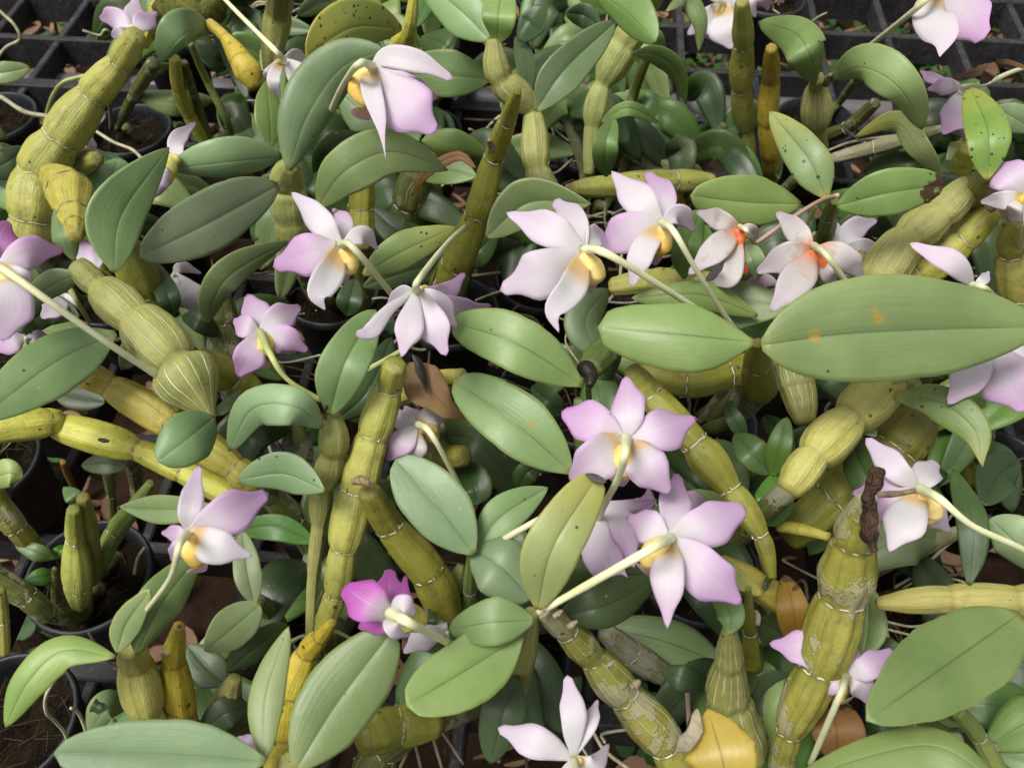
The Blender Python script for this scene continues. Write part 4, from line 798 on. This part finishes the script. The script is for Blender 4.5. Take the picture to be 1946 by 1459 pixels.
flower(s, (1748, 930), 0.44, [('sepal', [(1700, 890), (1645, 832)], 50, .0, None, dict(et=.5)), ('petal', [(1760, 900), (1780, 876)], 56, -.04, None, dict(et=.4)), ('petal', [(1690, 930), (1618, 938)], 54, -.03, 'pink'), ('petal', [(1700, 960), (1660, 990)], 62, -.03, 'pink'), ('sepal', [(1722, 985), (1690, 1048)], 74, .0, None, dict(et=.85)), ('petal', [(1775, 975), (1806, 1012)], 44, -.04)], 'pale', [(1756, 940, 30), (1768, 958, 46), (1772, 976, 44), (1764, 992, 16)], [(1748, 928), (1788, 950), (1850, 1000), (1965, 1056), (2030, 1130)], hs=.38, sw=17)
# --- lower right
s = Shoot(N, 'tan-yellow sheathed cane lying level with a very broad leaf bending down from it', 'orchid')
cane(s, 'ct', 0.36, 0.38, [(1668, 1146, 22), (1800, 1140, 52), (1925, 1142, 58), (1990, 1140, 60)], [0.35, 0.12, 0.1], root=-1)
leaf(s, 'green', 0.42, 0.44, [(1938, 1165), (1800, 1262), (1648, 1368)], 84, 80, et=.62, eb=.6, m=.42, label='very broad leaf')
leaf(s, 'dark', 0.38, 0.40, [(1842, 1112), (1850, 1000), (1812, 890)], 30, 26)
leaf(s, 'blue', 0.36, 0.38, [(1975, 1090), (1930, 1030), (1880, 985)], 44, 50)
leaf(s, 'dark', 0.26, 0.26, [(1940, 880), (1900, 900), (1870, 960)], 40, 40)
rootline(s, 0.22, 0.2, [(1680, 1180), (1740, 1190), (1800, 1170)], 5)
rootline(s, 0.22, 0.2, [(1685, 1195), (1740, 1210), (1770, 1230)], 5)
s = Shoot(N, 'half-hidden lilac flower behind the fat ridged olive cane with tan leaves around it', 'orchid')
flower(s, (1608, 1285), 0.34, [('petal', [(1530, 1235), (1462, 1222)], 62, .0, 'pink'), ('petal', [(1650, 1265), (1696, 1232)], 48, .0, 'pink'), ('sepal', [(1615, 1250), (1612, 1215)], 38), ('sepal', [(1635, 1300), (1655, 1340)], 48), ('petal', [(1580, 1300), (1540, 1310)], 40)], 'pink', [(1605, 1295, 16), (1600, 1310, 26), (1598, 1330, 14)], [(1608, 1284), (1596, 1320), (1540, 1450)], hs=.30, sw=14)
leaf(s, 'tan', 0.30, 0.34, [(1515, 1240), (1508, 1160), (1490, 1092)], 32, 30, name='dry_leaf')
leaf(s, 'tan', 0.26, 0.28, [(1590, 1450), (1590, 1390), (1580, 1330)], 46, 50, name='dry_leaf')
leaf(s, 'green', 0.30, 0.32, [(1640, 1250), (1650, 1190), (1650, 1110)], 30, 34)
leaf(s, 'dark', 0.26, 0.28, [(1500, 1230), (1480, 1200), (1440, 1180)], 40, 40)
leaf(s, 'dark', 0.24, 0.26, [(1690, 1280), (1680, 1250), (1650, 1220)], 40, 40)
cane(s, 'cn', 0.18, 0.28, [(1590, 1420, 18), (1600, 1350, 18), (1606, 1300, 14)], 0.0)
s = Shoot(N, 'short yellow cane joint tucked between the tan dry leaf and the pink flower', 'orchid')
cane(s, 'cy', 0.30, 0.34, [(1500, 1150, 50), (1440, 1112, 54), (1370, 1075, 44)], 0.1, ring='rust')
s = Shoot(N, 'long green arching leaf below the very broad leaf, with two dark stems', 'orchid')
leaf(s, 'green', 0.40, 0.42, [(1480, 1500), (1640, 1440), (1780, 1418), (1900, 1490)], 36, 56, m=.55)
cane(s, 'cn', 0.22, 0.3, [(1905, 1480, 34), (1860, 1400, 32), (1820, 1350, 30)], 0.05)
cane(s, 'cd', 0.24, 0.28, [(1690, 1390, 40), (1750, 1385, 44), (1820, 1410, 36)], 0.1, stem=False)
leaf(s, 'dark', 0.24, 0.24, [(1640, 1400), (1680, 1390), (1720, 1420)], 30, 30)
leaf(s, 'green', 0.26, 0.26, [(1650, 1440), (1690, 1410), (1720, 1380)], 26, 26)
# --- lower centre
s = Shoot(N, 'scaly grey-patched cane with papery scars at its cut top, leaning toward the golden leaf', 'orchid')
cane(s, 'cw', 0.26, 0.42, [(1310, 1490, 70), (1262, 1412, 72), (1190, 1325, 66), (1128, 1250, 52), (1078, 1198, 48), (1036, 1164, 32)], [.1, .22, .25, .2, .12], hi=.004, lobes=.04)
for q in ((1034, 1168, 12, .43), (1060, 1166, 10, .43), (1088, 1186, 12, .425), (1208, 1300, 15, .392), (1160, 1262, 10, .40)):
    tub(s, 'papery', q[3], q[3]+.006, [(q[0]-6, q[1]+4, q[2]), (q[0]+3, q[1]-2, q[2]), (q[0]+8, q[1]-6, q[2]*.5)], name='papery_scar', jit=.3)
cane(s, 'cx', 0.26, 0.22, [(1150, 1200, 34), (1200, 1240, 50), (1260, 1280, 44)], .1, stem=False)
flower(s, (1090, 1440), 0.38, [('sepal', [(1090, 1360), (1078, 1282)], 50, .02, None, dict(et=.5)), ('petal', [(1118, 1375), (1136, 1328)], 32, .0), ('petal', [(1020, 1410), (946, 1382)], 60, .0, None, dict(et=.5)), ('sepal', [(1130, 1450), (1158, 1412)], 34, -.02), ('petal', [(1080, 1490), (1060, 1520)], 50)], 'pale', [(1100, 1446, 14), (1112, 1448, 22), (1128, 1452, 16)], [(1092, 1445), (1100, 1480), (1120, 1530)], hs=.34)
s = Shoot(N, 'white-veined sheathed cane with a limp folded leaf at its tip, behind the golden dying leaf', 'orchid')
cane(s, 'cz', 0.24, 0.38, [(1415, 1430, 90), (1386, 1325, 84), (1386, 1258, 56), (1386, 1196, 26)], [.1, .08, .12], hi=.002)
leaf(s, 'green', 0.39, 0.38, [(1386, 1205), (1384, 1160), (1350, 1110)], 26, 30)
leaf(s, 'dark', 0.28, 0.30, [(1345, 1302), (1300, 1290), (1256, 1274)], 24, 28)
leaf(s, 'dark', 0.24, 0.26, [(1430, 1360), (1460, 1310), (1500, 1285)], 34, 34)
leaf(s, 'dark', 0.22, 0.24, [(1440, 1430), (1450, 1390), (1480, 1350)], 34, 34)
tub(s, 'pedp', .20, .26, [(1310, 1390, 10), (1308, 1340, 10), (1306, 1310, 10)], name='pink_stem')
s = Shoot(N, 'thin upright cane with a pale dry tip next to the limp folded leaf', 'orchid')
cane(s, 'co', 0.22, 0.40, [(1432, 1300, 38), (1426, 1200, 26), (1422, 1118, 12)], .05)
tub(s, 'papery', .33, .335, [(1438, 1185, 14), (1440, 1170, 12), (1436, 1160, 8)], name='papery_scar')
s = Shoot(N, 'magenta flower with a white heart on a short pale stalk above two long grey-green leaves', 'orchid')
cane(s, 'cs', 0.30, 0.40, [(560, 1500, 60), (552, 1470, 60), (550, 1448, 40)], .1)
leaf(s, 'green', 0.40, 0.43, [(562, 1462), (640, 1335), (748, 1196)], 76, 76, m=.52, et=.5, eb=.65, label='long broad leaf under the magenta flower')
flower(s, (742, 1168), 0.47, [('sepal', [(700, 1145), (652, 1116)], 84, .0, None, dict(et=.5, bw=.5)), ('petal', [(740, 1130), (742, 1080)], 56, -.05, None, dict(et=.4)), ('petal', [(762, 1140), (772, 1092)], 34, -.02), ('petal', [(720, 1180), (680, 1192)], 50, -.04), ('sepal', [(765, 1160), (790, 1165)], 60, .01, 'pale'), ('sepal', [(750, 1190), (780, 1206)], 44, -.01, 'pale')], 'mag', [(752, 1168, 46), (774, 1172, 66), (792, 1178, 54), (804, 1182, 20)], [(742, 1164), (780, 1184), (842, 1216), (880, 1236)], chink='ching', hs=.375, sw=20)
flower(s, (850, 1200), 0.36, [('petal', [(805, 1212), (766, 1240)], 48, .0), ('petal', [(840, 1190), (838, 1178)], 24)], 'pale', lip=False)
leaf(s, 'dark', 0.34, 0.35, [(810, 1200), (815, 1180), (812, 1155)], 16, 16)
cane(s, 'co', 0.28, 0.26, [(690, 1400, 70), (760, 1375, 76), (830, 1370, 60)], .1)
cane(s, 'cd', 0.20, 0.24, [(700, 1480, 70), (730, 1420, 70), (780, 1390, 50)], .1, stem=False)
for a in ([(760, 1459), (775, 1420), (770, 1390)], [(840, 1459), (825, 1410), (818, 1385)], [(880, 1450), (850, 1405), (835, 1385)], [(800, 1459), (790, 1420), (780, 1395)]):
    rootline(s, .14, .24, a, 6)
s = Shoot(N, 'mottled golden cane leaning between a narrow folded pale leaf and a long broad leaf', 'orchid')
cane(s, 'cg', 0.28, 0.40, [(520, 1470, 44), (536, 1400, 44), (552, 1320, 46), (585, 1240, 42), (610, 1208, 32), (632, 1182, 16)], [.05, .1, .22, .1, .05], ring='rust', hi=.0015)
leaf(s, 'lime', 0.41, 0.44, [(502, 1446), (505, 1320), (548, 1190)], 34, 36, et=.8, label='narrow folded pale leaf')
leaf(s, 'blue', 0.42, 0.44, [(505, 1446), (320, 1432), (102, 1430)], 62, 62, et=.5, m=.52, label='long level glaucous leaf')
flower(s, (490, 1430), 0.34, [('petal', [(470, 1410), (450, 1400)], 30, 0, 'pink'), ('petal', [(480, 1440), (470, 1425)], 24)], 'pink', lip=False)
# --- lower left
s = Shoot(N, 'round sheathed bulb with three light green leaves beside the yellow black-mottled cane', 'orchid')
cane(s, 'ct', 0.28, 0.40, [(300, 1420, 70), (278, 1350, 58), (258, 1260, 60), (244, 1236, 36)], [.1, .42, .1])
leaf(s, 'lime', 0.42, 0.40, [(218, 1246), (120, 1236), (50, 1300), (10, 1382)], 40, 34, arch=.02, et=.7, label='pale leaf curling down over the black pot')
leaf(s, 'lime', 0.42, 0.47, [(222, 1240), (240, 1185), (284, 1122)], 26, 28, label='small lime leaf')
leaf(s, 'green', 0.41, 0.44, [(260, 1244), (305, 1150), (378, 1056)], 46, 42)
flower(s, (356, 1014), 0.50, [('sepal', [(362, 960), (378, 884)], 44, .0, None, dict(et=.5)), ('petal', [(430, 980), (510, 936)], 80, -.01, 'pink', dict(et=.5)), ('sepal', [(410, 1038), (480, 1056)], 70, .0, None, dict(et=.9, m=.4)), ('petal', [(335, 1014), (306, 1012)], 32, -.03, 'pink'), ('petal', [(338, 1045), (326, 1066)], 34, -.03, 'pink')], 'pale', [(358, 1024, 30), (364, 1046, 46), (374, 1060, 44), (384, 1070, 16)], [(354, 1014), (340, 1040), (322, 1100), (272, 1168), (256, 1200)], hs=.405, sw=14)
leaf(s, 'green', 0.36, 0.37, [(415, 966), (310, 968), (226, 962)], 27, 27, et=.9)
leaf(s, 'green', 0.28, 0.30, [(250, 1340), (205, 1345), (168, 1392)], 30, 34)
leaf(s, 'dark', 0.3, 0.3, [(170, 1370), (185, 1340), (200, 1315)], 10, 10)
rootline(s, .30, .14, [(115, 1275), (88, 1320), (88, 1352), (105, 1370), (125, 1395), (128, 1420)], 7)
rootline(s, .26, .18, [(135, 1345), (150, 1355), (166, 1395)], 7)
s = Shoot(N, 'yellow black-mottled upright cane with a cut tip beside the round sheathed bulb', 'orchid')
cane(s, 'cg', 0.24, 0.40, [(345, 1440, 72), (342, 1350, 66), (332, 1252, 42), (340, 1190, 24)], [.05, .15, .1], ring='rust', hi=.001)
tub(s, 'papery', .37, .37, [(306, 1240, 12), (314, 1238, 12), (322, 1242, 8)], name='papery_scar')
s = Shoot(N, 'pair of stubby yellow canes standing upright in the soil of a black pot', 'orchid')
cane(s, 'cl', 0.12, 0.30, [(150, 1160, 14), (150, 1108, 52), (142, 1024, 34), (140, 968, 24)], [.2, .22, .1])
cane(s, 'cl', 0.14, 0.30, [(172, 1100, 34), (172, 1020, 34), (158, 945, 24)], .12, stem=False)
cane(s, 'cn', 0.14, 0.30, [(180, 1088, 28), (222, 1006, 36), (256, 962, 30), (286, 918, 16)], .1)
leaf(s, 'young', 0.18, 0.2, [(104, 1062), (70, 1050), (28, 1034)], 17, 17)
leaf(s, 'young', 0.16, 0.18, [(112, 1092), (80, 1095), (48, 1102)], 17, 17)
leaf(s, 'young', 0.16, 0.18, [(104, 1062), (112, 1048), (118, 1034)], 12, 12)
cane(s, 'cd', 0.12, 0.18, [(108, 1150, 18), (105, 1120, 16), (104, 1080, 10)], 0, collars=False, stem=False)
rootline(s, .13, .13, [(255, 1090), (262, 1060), (275, 1040)], 6)
s = Shoot(N, 'mossy weathered cane leaning beside the pot of stubby yellow canes, with a pale leaf', 'orchid')
cane(s, 'cw', 0.18, 0.26, [(64, 1040, 34), (30, 1000, 42), (-20, 940, 44)], .05, root=-1, stem=False)
cane(s, 'cd', 0.16, 0.22, [(92, 1170, 36), (50, 1135, 44), (-20, 1090, 44)], .05)
leaf(s, 'lime', 0.34, 0.36, [(-40, 925), (10, 900), (44, 905)], 26, 28)
leaf(s, 'dark', 0.24, 0.24, [(-30, 990), (0, 930), (25, 920)], 22, 26)
cane(s, 'cl', 0.20, 0.26, [(8, 1240, 22), (4, 1180, 24), (0, 1120, 20)], .05, stem=False)
s = Shoot(N, 'low leafy shoot with rounded bright leaves and a tiny veined bulb beside the golden cane', 'orchid')
cane(s, 'cs', 0.20, 0.30, [(400, 1400, 30), (425, 1350, 50), (446, 1290, 26)], .3)
leaf(s, 'green', 0.32, 0.34, [(484, 1148), (470, 1085), (460, 1008)], 27, 27)
leaf(s, 'green', 0.33, 0.34, [(494, 1148), (445, 1190), (390, 1236)], 40, 40, eb=.55)
leaf(s, 'dark', 0.30, 0.30, [(432, 1276), (480, 1235), (545, 1185)], 32, 28)
leaf(s, 'dark', 0.28, 0.28, [(428, 1300), (395, 1270), (355, 1225)], 34, 34)
leaf(s, 'dark', 0.27, 0.27, [(476, 1342), (430, 1355), (382, 1388)], 30, 32)
cane(s, 'cd', 0.2, 0.3, [(540, 1230, 34), (520, 1170, 36), (492, 1140, 24)], .1, stem=False)
leaf(s, 'young', 0.28, 0.28, [(600, 1030), (520, 1000), (440, 1010)], 26, 24)
cane(s, 'cd', 0.22, 0.30, [(600, 1060, 30), (560, 990, 44), (500, 930, 40)], .2)
rootline(s, .22, .20, [(585, 1190), (620, 1100), (610, 1060), (600, 1020)], 6)
rootline(s, .24, .22, [(610, 1195), (640, 1200), (665, 1212)], 7)
rootline(s, .24, .22, [(545, 1225), (570, 1210), (600, 1205)], 8)
s = Shoot(N, 'small single green leaf and a thin looping root hanging over the bench bars', 'orchid')
leaf(s, 'green', 0.34, 0.34, [(-40, 140), (10, 138), (56, 128)], 20, 20)
leaf(s, 'dark', 0.30, 0.32, [(-40, 330), (10, 310), (50, 280)], 26, 30)
cane(s, 'cs', 0.16, 0.24, [(50, 330, 36), (20, 300, 40), (-10, 285, 30)], .1)
rootline(s, .30, .22, [(-5, 18), (25, 45), (38, 68), (35, 78), (12, 90), (-5, 110)], 6)

# --- the golden dying leaf that has dropped across the veined cane
s = Shoot('fallen_leaf', 'golden yellow dying leaf with torn sides lying over the white-veined cane', 'leaf')
leaf(s, 'gold', 0.41, 0.43, [(1392, 1530), (1372, 1440), (1345, 1345)], 72, 76, m=.55, et=.9, ragged=.5, fold=.05, rec=.1, name='blade', roll=0, irr=.12)
leaf(s, 'papery', 0.44, 0.435, [(1286, 1425), (1312, 1400), (1326, 1345)], 14, 18, name='papery_patch', ragged=.6, irr=.25)
s.foot = P(1375, 1450, .3)

# ---------------------------------------------------------------- low shoots that fill the pots under the canopy
rng = random.Random(21)
def world_px(p):
    d = p-CAM; z = d.dot(Vector((0, CP, -SP_))); x = d.x; y = d.dot(Vector((0, SP_, CP)))
    return 973+FPX*x/z, 729.5-FPX*y/z
EMPTY_ZONES = [(-300, -200, 230, 190), (1210, -100, 1400, 330), (1500, -100, 2200, 300), (0, 830, 130, 930), (60, 190, 330, 300), (-100, 1250, 160, 1500)]
def open_spot(x, y):
    return not any(a < x < c and b < y < d for a, b, c, d in EMPTY_ZONES)
fill = []
gx0 = -0.42
for iy in range(11):
    for ix in range(13):
        c = Vector((gx0+ix*0.075+rng.uniform(-.008, .008)+(iy % 2)*0.03, 0.06+iy*0.078+rng.uniform(-.008, .008), 0))
        x, y = world_px(c+Vector((0, 0, 0.06)))
        if not (-150 < x < 2100 and -60 < y < 1640) or not open_spot(x, y): continue
        if any((c-q).length < 0.071 for q, r in POTS): continue
        POTS.append((c, 0.033)); fill.append(c)
def low_shoot(c, n, who=None):
    s = Shoot('orchid_shoot', 'low dark-leaved orchid shoot crowded around the foot of the '+who if who else 'low dark-leaved orchid shoot crowded in its pot beneath the taller canes', 'orchid', 'low shoots shaded under the canopy', Vector((c.x, c.y, 0.052)))
    for q in range(rng.choice((1, 2))):
        b = c+Vector((rng.uniform(-.015, .015), rng.uniform(-.015, .015), 0.042)); top = b+Vector((rng.uniform(-.03, .03), rng.uniform(-.03, .03), rng.uniform(.04, .10)))
        mid = b.lerp(top, .5)+Vector((rng.uniform(-.008, .008), rng.uniform(-.008, .008), 0))
        V, F, UV, C, per = tube_geo([b, mid, top], [0.003, rng.uniform(.004, .007), .003], 0.3, 12, 7, 0.03)
        s.add('cane', V, F, UV, rng.choice(('cd', 'cd', 'co', 'cx')))
        for k in range(rng.choice((4, 5, 6))):
            a = rng.uniform(0, 6.28); L = rng.uniform(.04, .068); d = Vector((math.cos(a), math.sin(a), 0))
            lift = rng.uniform(.0, .028)
            p0 = mid.lerp(top, rng.uniform(.3, 1)); p1 = p0+d*L*.5+Vector((0, 0, lift)); p2 = p0+d*L+Vector((0, 0, lift*.4-rng.uniform(0, .02)))
            kk = mpp(p1); wpx = rng.uniform(.009, .014)/kk
            V, F, UV = strip_geo([p0, p1, p2], wpx, wpx, ns=14, nj=4, roll=rng.uniform(-.5, .5))
            s.add('leaf', V, F, UV, rng.choice(('dark', 'dark', 'young', 'green')))
    for k in range(7):
        a = rng.uniform(0, 6.28); p0 = c+Vector((0, 0, .055)); d = Vector((math.cos(a), math.sin(a), 0)); pts = [p0+d*.008]
        for q in range(5): pts.append(pts[-1]+d*rng.uniform(.006, .018)+Vector((rng.uniform(-.01, .01), rng.uniform(-.01, .01), rng.uniform(-.008, .016))))
        V, F, UV, C, per = tube_geo(pts, [rng.uniform(.0005, .0011)]*6, 0, 6, 5); s.add('aerial_root', V, F, UV, rng.choice(('root', 'rootd')))
for i, c in enumerate(fill): low_shoot(c, i)
for ip, (c, r) in enumerate(POTS):
    if ip > 3 and c not in fill and open_spot(*world_px(c+Vector((0, 0, .08)))): low_shoot(c, 0, OWN.get(ip))
for s in Shoot.all: s.build()

# ---------------------------------------------------------------- pots with soil
def lathe(prof, seg=40):
    V, F = [], []
    for r, z in prof:
        for q in range(seg):
            a = 2*math.pi*q/seg; V.append(Vector((r*math.cos(a), r*math.sin(a), z)))
    for i in range(len(prof)-1):
        for q in range(seg): F.append((i*seg+q, i*seg+(q+1) % seg, (i+1)*seg+(q+1) % seg, (i+1)*seg+q))
    return V, F
VISIBLE = {0: 'round black plastic pot of dark soil behind the thick arching yellow cane', 1: 'round black plastic pot beside the steel bench pipe, a pale root trailing over it', 2: 'round black plastic pot of dark soil under the curling pale leaf', 3: 'round black plastic pot holding the pair of stubby yellow canes'}
for i, (c, r) in enumerate(POTS):
    k = r/0.034
    e = bpy.data.objects.new('plant_pot', None); e.empty_display_size = .02; col.objects.link(e); e.location = c
    e.rotation_euler.z = rng.uniform(0, 6)
    e['label'] = VISIBLE.get(i) or ('small black plastic pot under the foot of the '+OWN[i] if i in OWN else 'small round black plastic pot of dark soil standing under orchid shoots'); e['category'] = 'pot'; e['group'] = 'black plastic pots on the bench'
    V, F = lathe([(.0, .0025), (.024*k, .0025), (.0255*k, .004), (.0325*k, .058), (.0345*k, .058), (.0350*k, .0595), (.0348*k, .0635), (.0335*k, .0645), (.0322*k, .0635), (.0312*k, .056), (.0295*k, .044)])
    mesh_obj('pot_wall', V, F, 'pot', e)
    V, F = [Vector((0, 0, .052))], []
    seg, rn = 28, 9; k0 = rng.uniform(0, 99)
    for a in range(1, rn+1):
        for q in range(seg):
            th = 2*math.pi*q/seg; rr = .0312*k*a/rn
            z = .050+.007*noise.noise(Vector((rr*math.cos(th)*90+k0, rr*math.sin(th)*90, k0)))+rng.uniform(-.0012, .0012)
            V.append(Vector((rr*math.cos(th), rr*math.sin(th), z)))
    for q in range(seg): F.append((0, 1+q, 1+(q+1) % seg))
    for a in range(rn-1):
        for q in range(seg): F.append((1+a*seg+q, 1+(a+1)*seg+q, 1+(a+1)*seg+(q+1) % seg, 1+a*seg+(q+1) % seg))
    so_ = mesh_obj('soil', V, F, 'soil', e)
    # fibres and root threads on the soil
    V, F = [], []
    for t in range(40):
        a = rng.uniform(0, 6.28); rr = .028*k*math.sqrt(rng.random()); p = Vector((rr*math.cos(a), rr*math.sin(a), .052)); d = Vector((rng.uniform(-1, 1), rng.uniform(-1, 1), rng.uniform(-.1, .5))).normalized()
        L = rng.uniform(.006, .016); w_ = rng.uniform(.00015, .00035); sd = d.cross(Vector((0, 0, 1))).normalized()*w_
        up = Vector((0, 0, w_)); n0 = len(V)
        q = p+d*L+Vector((0, 0, rng.uniform(-.002, .002)))
        V += [p-sd, p+sd, p+up, q-sd*.4, q+sd*.4, q+up*.4]; F += [(n0, n0+1, n0+4, n0+3), (n0+1, n0+2, n0+5, n0+4), (n0+2, n0, n0+3, n0+5)]
    fb = mesh_obj('fibres', V, F, 'rootd', so_); fb['kind'] = 'stuff'

# ---------------------------------------------------------------- bench: black plastic grid with real bars
bench = bpy.data.objects.new('plant_bench', None); col.objects.link(bench); bench.location = (0, 0.5, 0)
bench['label'] = 'black plastic slatted plant bench of square openings under all the pots'; bench['category'] = 'bench'
BA = R(-5)
bench.rotation_euler.z = BA
def barmesh(name, lx, ly, top, depth):
    b = .0012; V = []; hx, hy = lx/2, ly/2
    for z, i in ((top-depth, 0), (top-b, 0), (top, b)):
        V += [Vector((-hx+i, -hy+i, z)), Vector((hx-i, -hy+i, z)), Vector((hx-i, hy-i, z)), Vector((-hx+i, hy-i, z))]
    F = [(0, 3, 2, 1), (8, 9, 10, 11)]
    for a in (0, 4):
        for q in range(4): F.append((a+q, a+(q+1) % 4, a+4+(q+1) % 4, a+4+q))
    me = bpy.data.meshes.new(name); me.from_pydata([tuple(v) for v in V], [], F); me.materials.append(M['bench']); me.update(); return me
CELL = 0.066
ml = barmesh('long_slat', 2.6, .0075, 0.0, .030); mc = barmesh('cross_slat', .0072, 2.4, -.0018, .024); mw = barmesh('frame_slat', 2.6, .013, .0012, .034)
for i in range(-17, 19):
    wide = (i % 7 == 3)
    o = bpy.data.objects.new('long_slat', mw if wide else ml); col.objects.link(o); o.parent = bench; o.location = (0, i*0.082, 0)
for i in range(-19, 20):
    o = bpy.data.objects.new('cross_slat', mc); col.objects.link(o); o.parent = bench; o.location = (i*0.073, 0, 0)
# steel pipe that carries the bench
pp = P(120, 168, -0.07)
V, F, UV, C, per = tube_geo([Vector((-1.3, pp.y+.05, pp.z)), Vector((-.4, pp.y, pp.z)), Vector((.3, pp.y-.04, pp.z)), Vector((1.3, pp.y-.09, pp.z))], [.013]*4, 0, 20, 8, jit=0)
po = mesh_obj('support_pipe', V, F, 'pipe', None, UV); po['label'] = 'grey steel pipe with rust marks running under the bench grid'; po['category'] = 'pipe'
for x in (-1.2, 1.2):
    for yy in (-.5, 1.5):
        V, F = lathe([(0.018, -0.34), (.018, -.024), (.001, -.024)], 16)
        lo = mesh_obj('leg', [v+Vector((x, yy-.5, 0)) for v in V], F, 'pipe', bench)

# ---------------------------------------------------------------- ground with litter and weeds
GZ = -0.32
n = 60; S_ = 12.0; V = []
for i in range(n+1):
    for j in range(n+1):
        x = -S_+2*S_*i/n; y = -S_+2*S_*j/n
        x = x*abs(x)/S_; y = y*abs(y)/S_+.7
        V.append(Vector((x, y, GZ+.012*noise.noise(Vector((x*5, y*5, 0))))))
F = [(i*(n+1)+j, (i+1)*(n+1)+j, (i+1)*(n+1)+j+1, i*(n+1)+j+1) for i in range(n) for j in range(n)]
g = mesh_obj('ground', V, F, 'earth'); g['kind'] = 'structure'; g['label'] = 'brown earth floor below the bench'
V, F = [], []
for t in range(5200):
    x = rng.uniform(-1.3, 1.3); y = rng.uniform(-.3, 2.4)
    if t > 4000: y = rng.uniform(.6, 1.7); x = rng.uniform(-.9, .9)
    z = GZ+.008+rng.uniform(0, .025); a = rng.uniform(0, 6.28); L = rng.uniform(.015, .05); wd = L*rng.uniform(.05, .26)
    d = Vector((math.cos(a), math.sin(a), rng.uniform(-.35, .35))); sd = Vector((-math.sin(a), math.cos(a), rng.uniform(-.5, .5))); n0 = len(V); cu = rng.uniform(-.3, .5)
    c = Vector((x, y, z))
    for q in range(5):
        f = q/4; wq = wd*math.sin(math.pi*(.08+.86*f))**.8; p = c+d*(L*(f-.5))+Vector((0, 0, cu*L*(f-.5)**2*2))
        V += [p-sd*wq+Vector((0, 0, wq*.4)), p, p+sd*wq+Vector((0, 0, wq*.4))]
    for q in range(4):
        b = n0+q*3; F += [(b, b+1, b+4, b+3), (b+1, b+2, b+5, b+4)]
o = mesh_obj('leaf_litter', V, F, 'litter'); o['kind'] = 'stuff'; o['label'] = 'brown dry leaf litter on the ground below the bench'; o['category'] = 'leaf litter'
V, F = [], []
cl = [(rng.uniform(-.8, 1.0), rng.uniform(.2, 1.9), .05) for _ in range(46)]
for px in ((1310, 80), (1340, 190), (1330, 100), (1640, 120), (1760, 110), (1790, 130), (1740, 60), (1900, 40), (1900, 110), (1700, 210), (1650, 230), (1580, 200), (1330, 1180), (1230, 1200), (1270, 1380), (1200, 1330), (100, 110), (110, 1200), (1920, 150)):
    p = P(px[0], px[1], GZ/H+.04); cl.append((p.x, p.y, .035)); cl.append((p.x+.02, p.y+.02, .03))
for x0, y0, sp in cl:
    for t in range(rng.randint(14, 30)):
        c = Vector((rng.gauss(x0, sp), rng.gauss(y0, sp), GZ+rng.uniform(.03, .06))); r = rng.uniform(.004, .0095); a0 = rng.uniform(0, 6.28); tl = Vector((rng.uniform(-.5, .5), rng.uniform(-.5, .5), 1)).normalized()
        X = tl.cross(Vector((math.sin(a0), math.cos(a0), .1))).normalized(); Y = tl.cross(X); n0 = len(V); V.append(c)
        for q in range(10):
            th = 2*math.pi*q/10; rr = r*(1-.28*max(0, math.cos(th))**6)
            V.append(c+X*(rr*1.25*math.cos(th))+Y*rr*math.sin(th)+tl*r*.25*abs(math.sin(th)))
        F += [(n0, n0+1+q, n0+1+(q+1) % 10) for q in range(10)]
        b = len(V); g0 = Vector((c.x+rng.uniform(-.01, .01), c.y+rng.uniform(-.01, .01), GZ)); w_ = Vector((.0006, 0, 0)); w2 = Vector((0, .0006, 0))
        V += [c-w_, c+w_, g0+w_, g0-w_, c-w2, c+w2, g0+w2, g0-w2]; F += [(b, b+1, b+2, b+3), (b+4, b+5, b+6, b+7)]
o = mesh_obj('weeds', V, F, 'weed'); o['kind'] = 'stuff'; o['label'] = 'small round-leaved green weeds growing through the litter'; o['category'] = 'weeds'
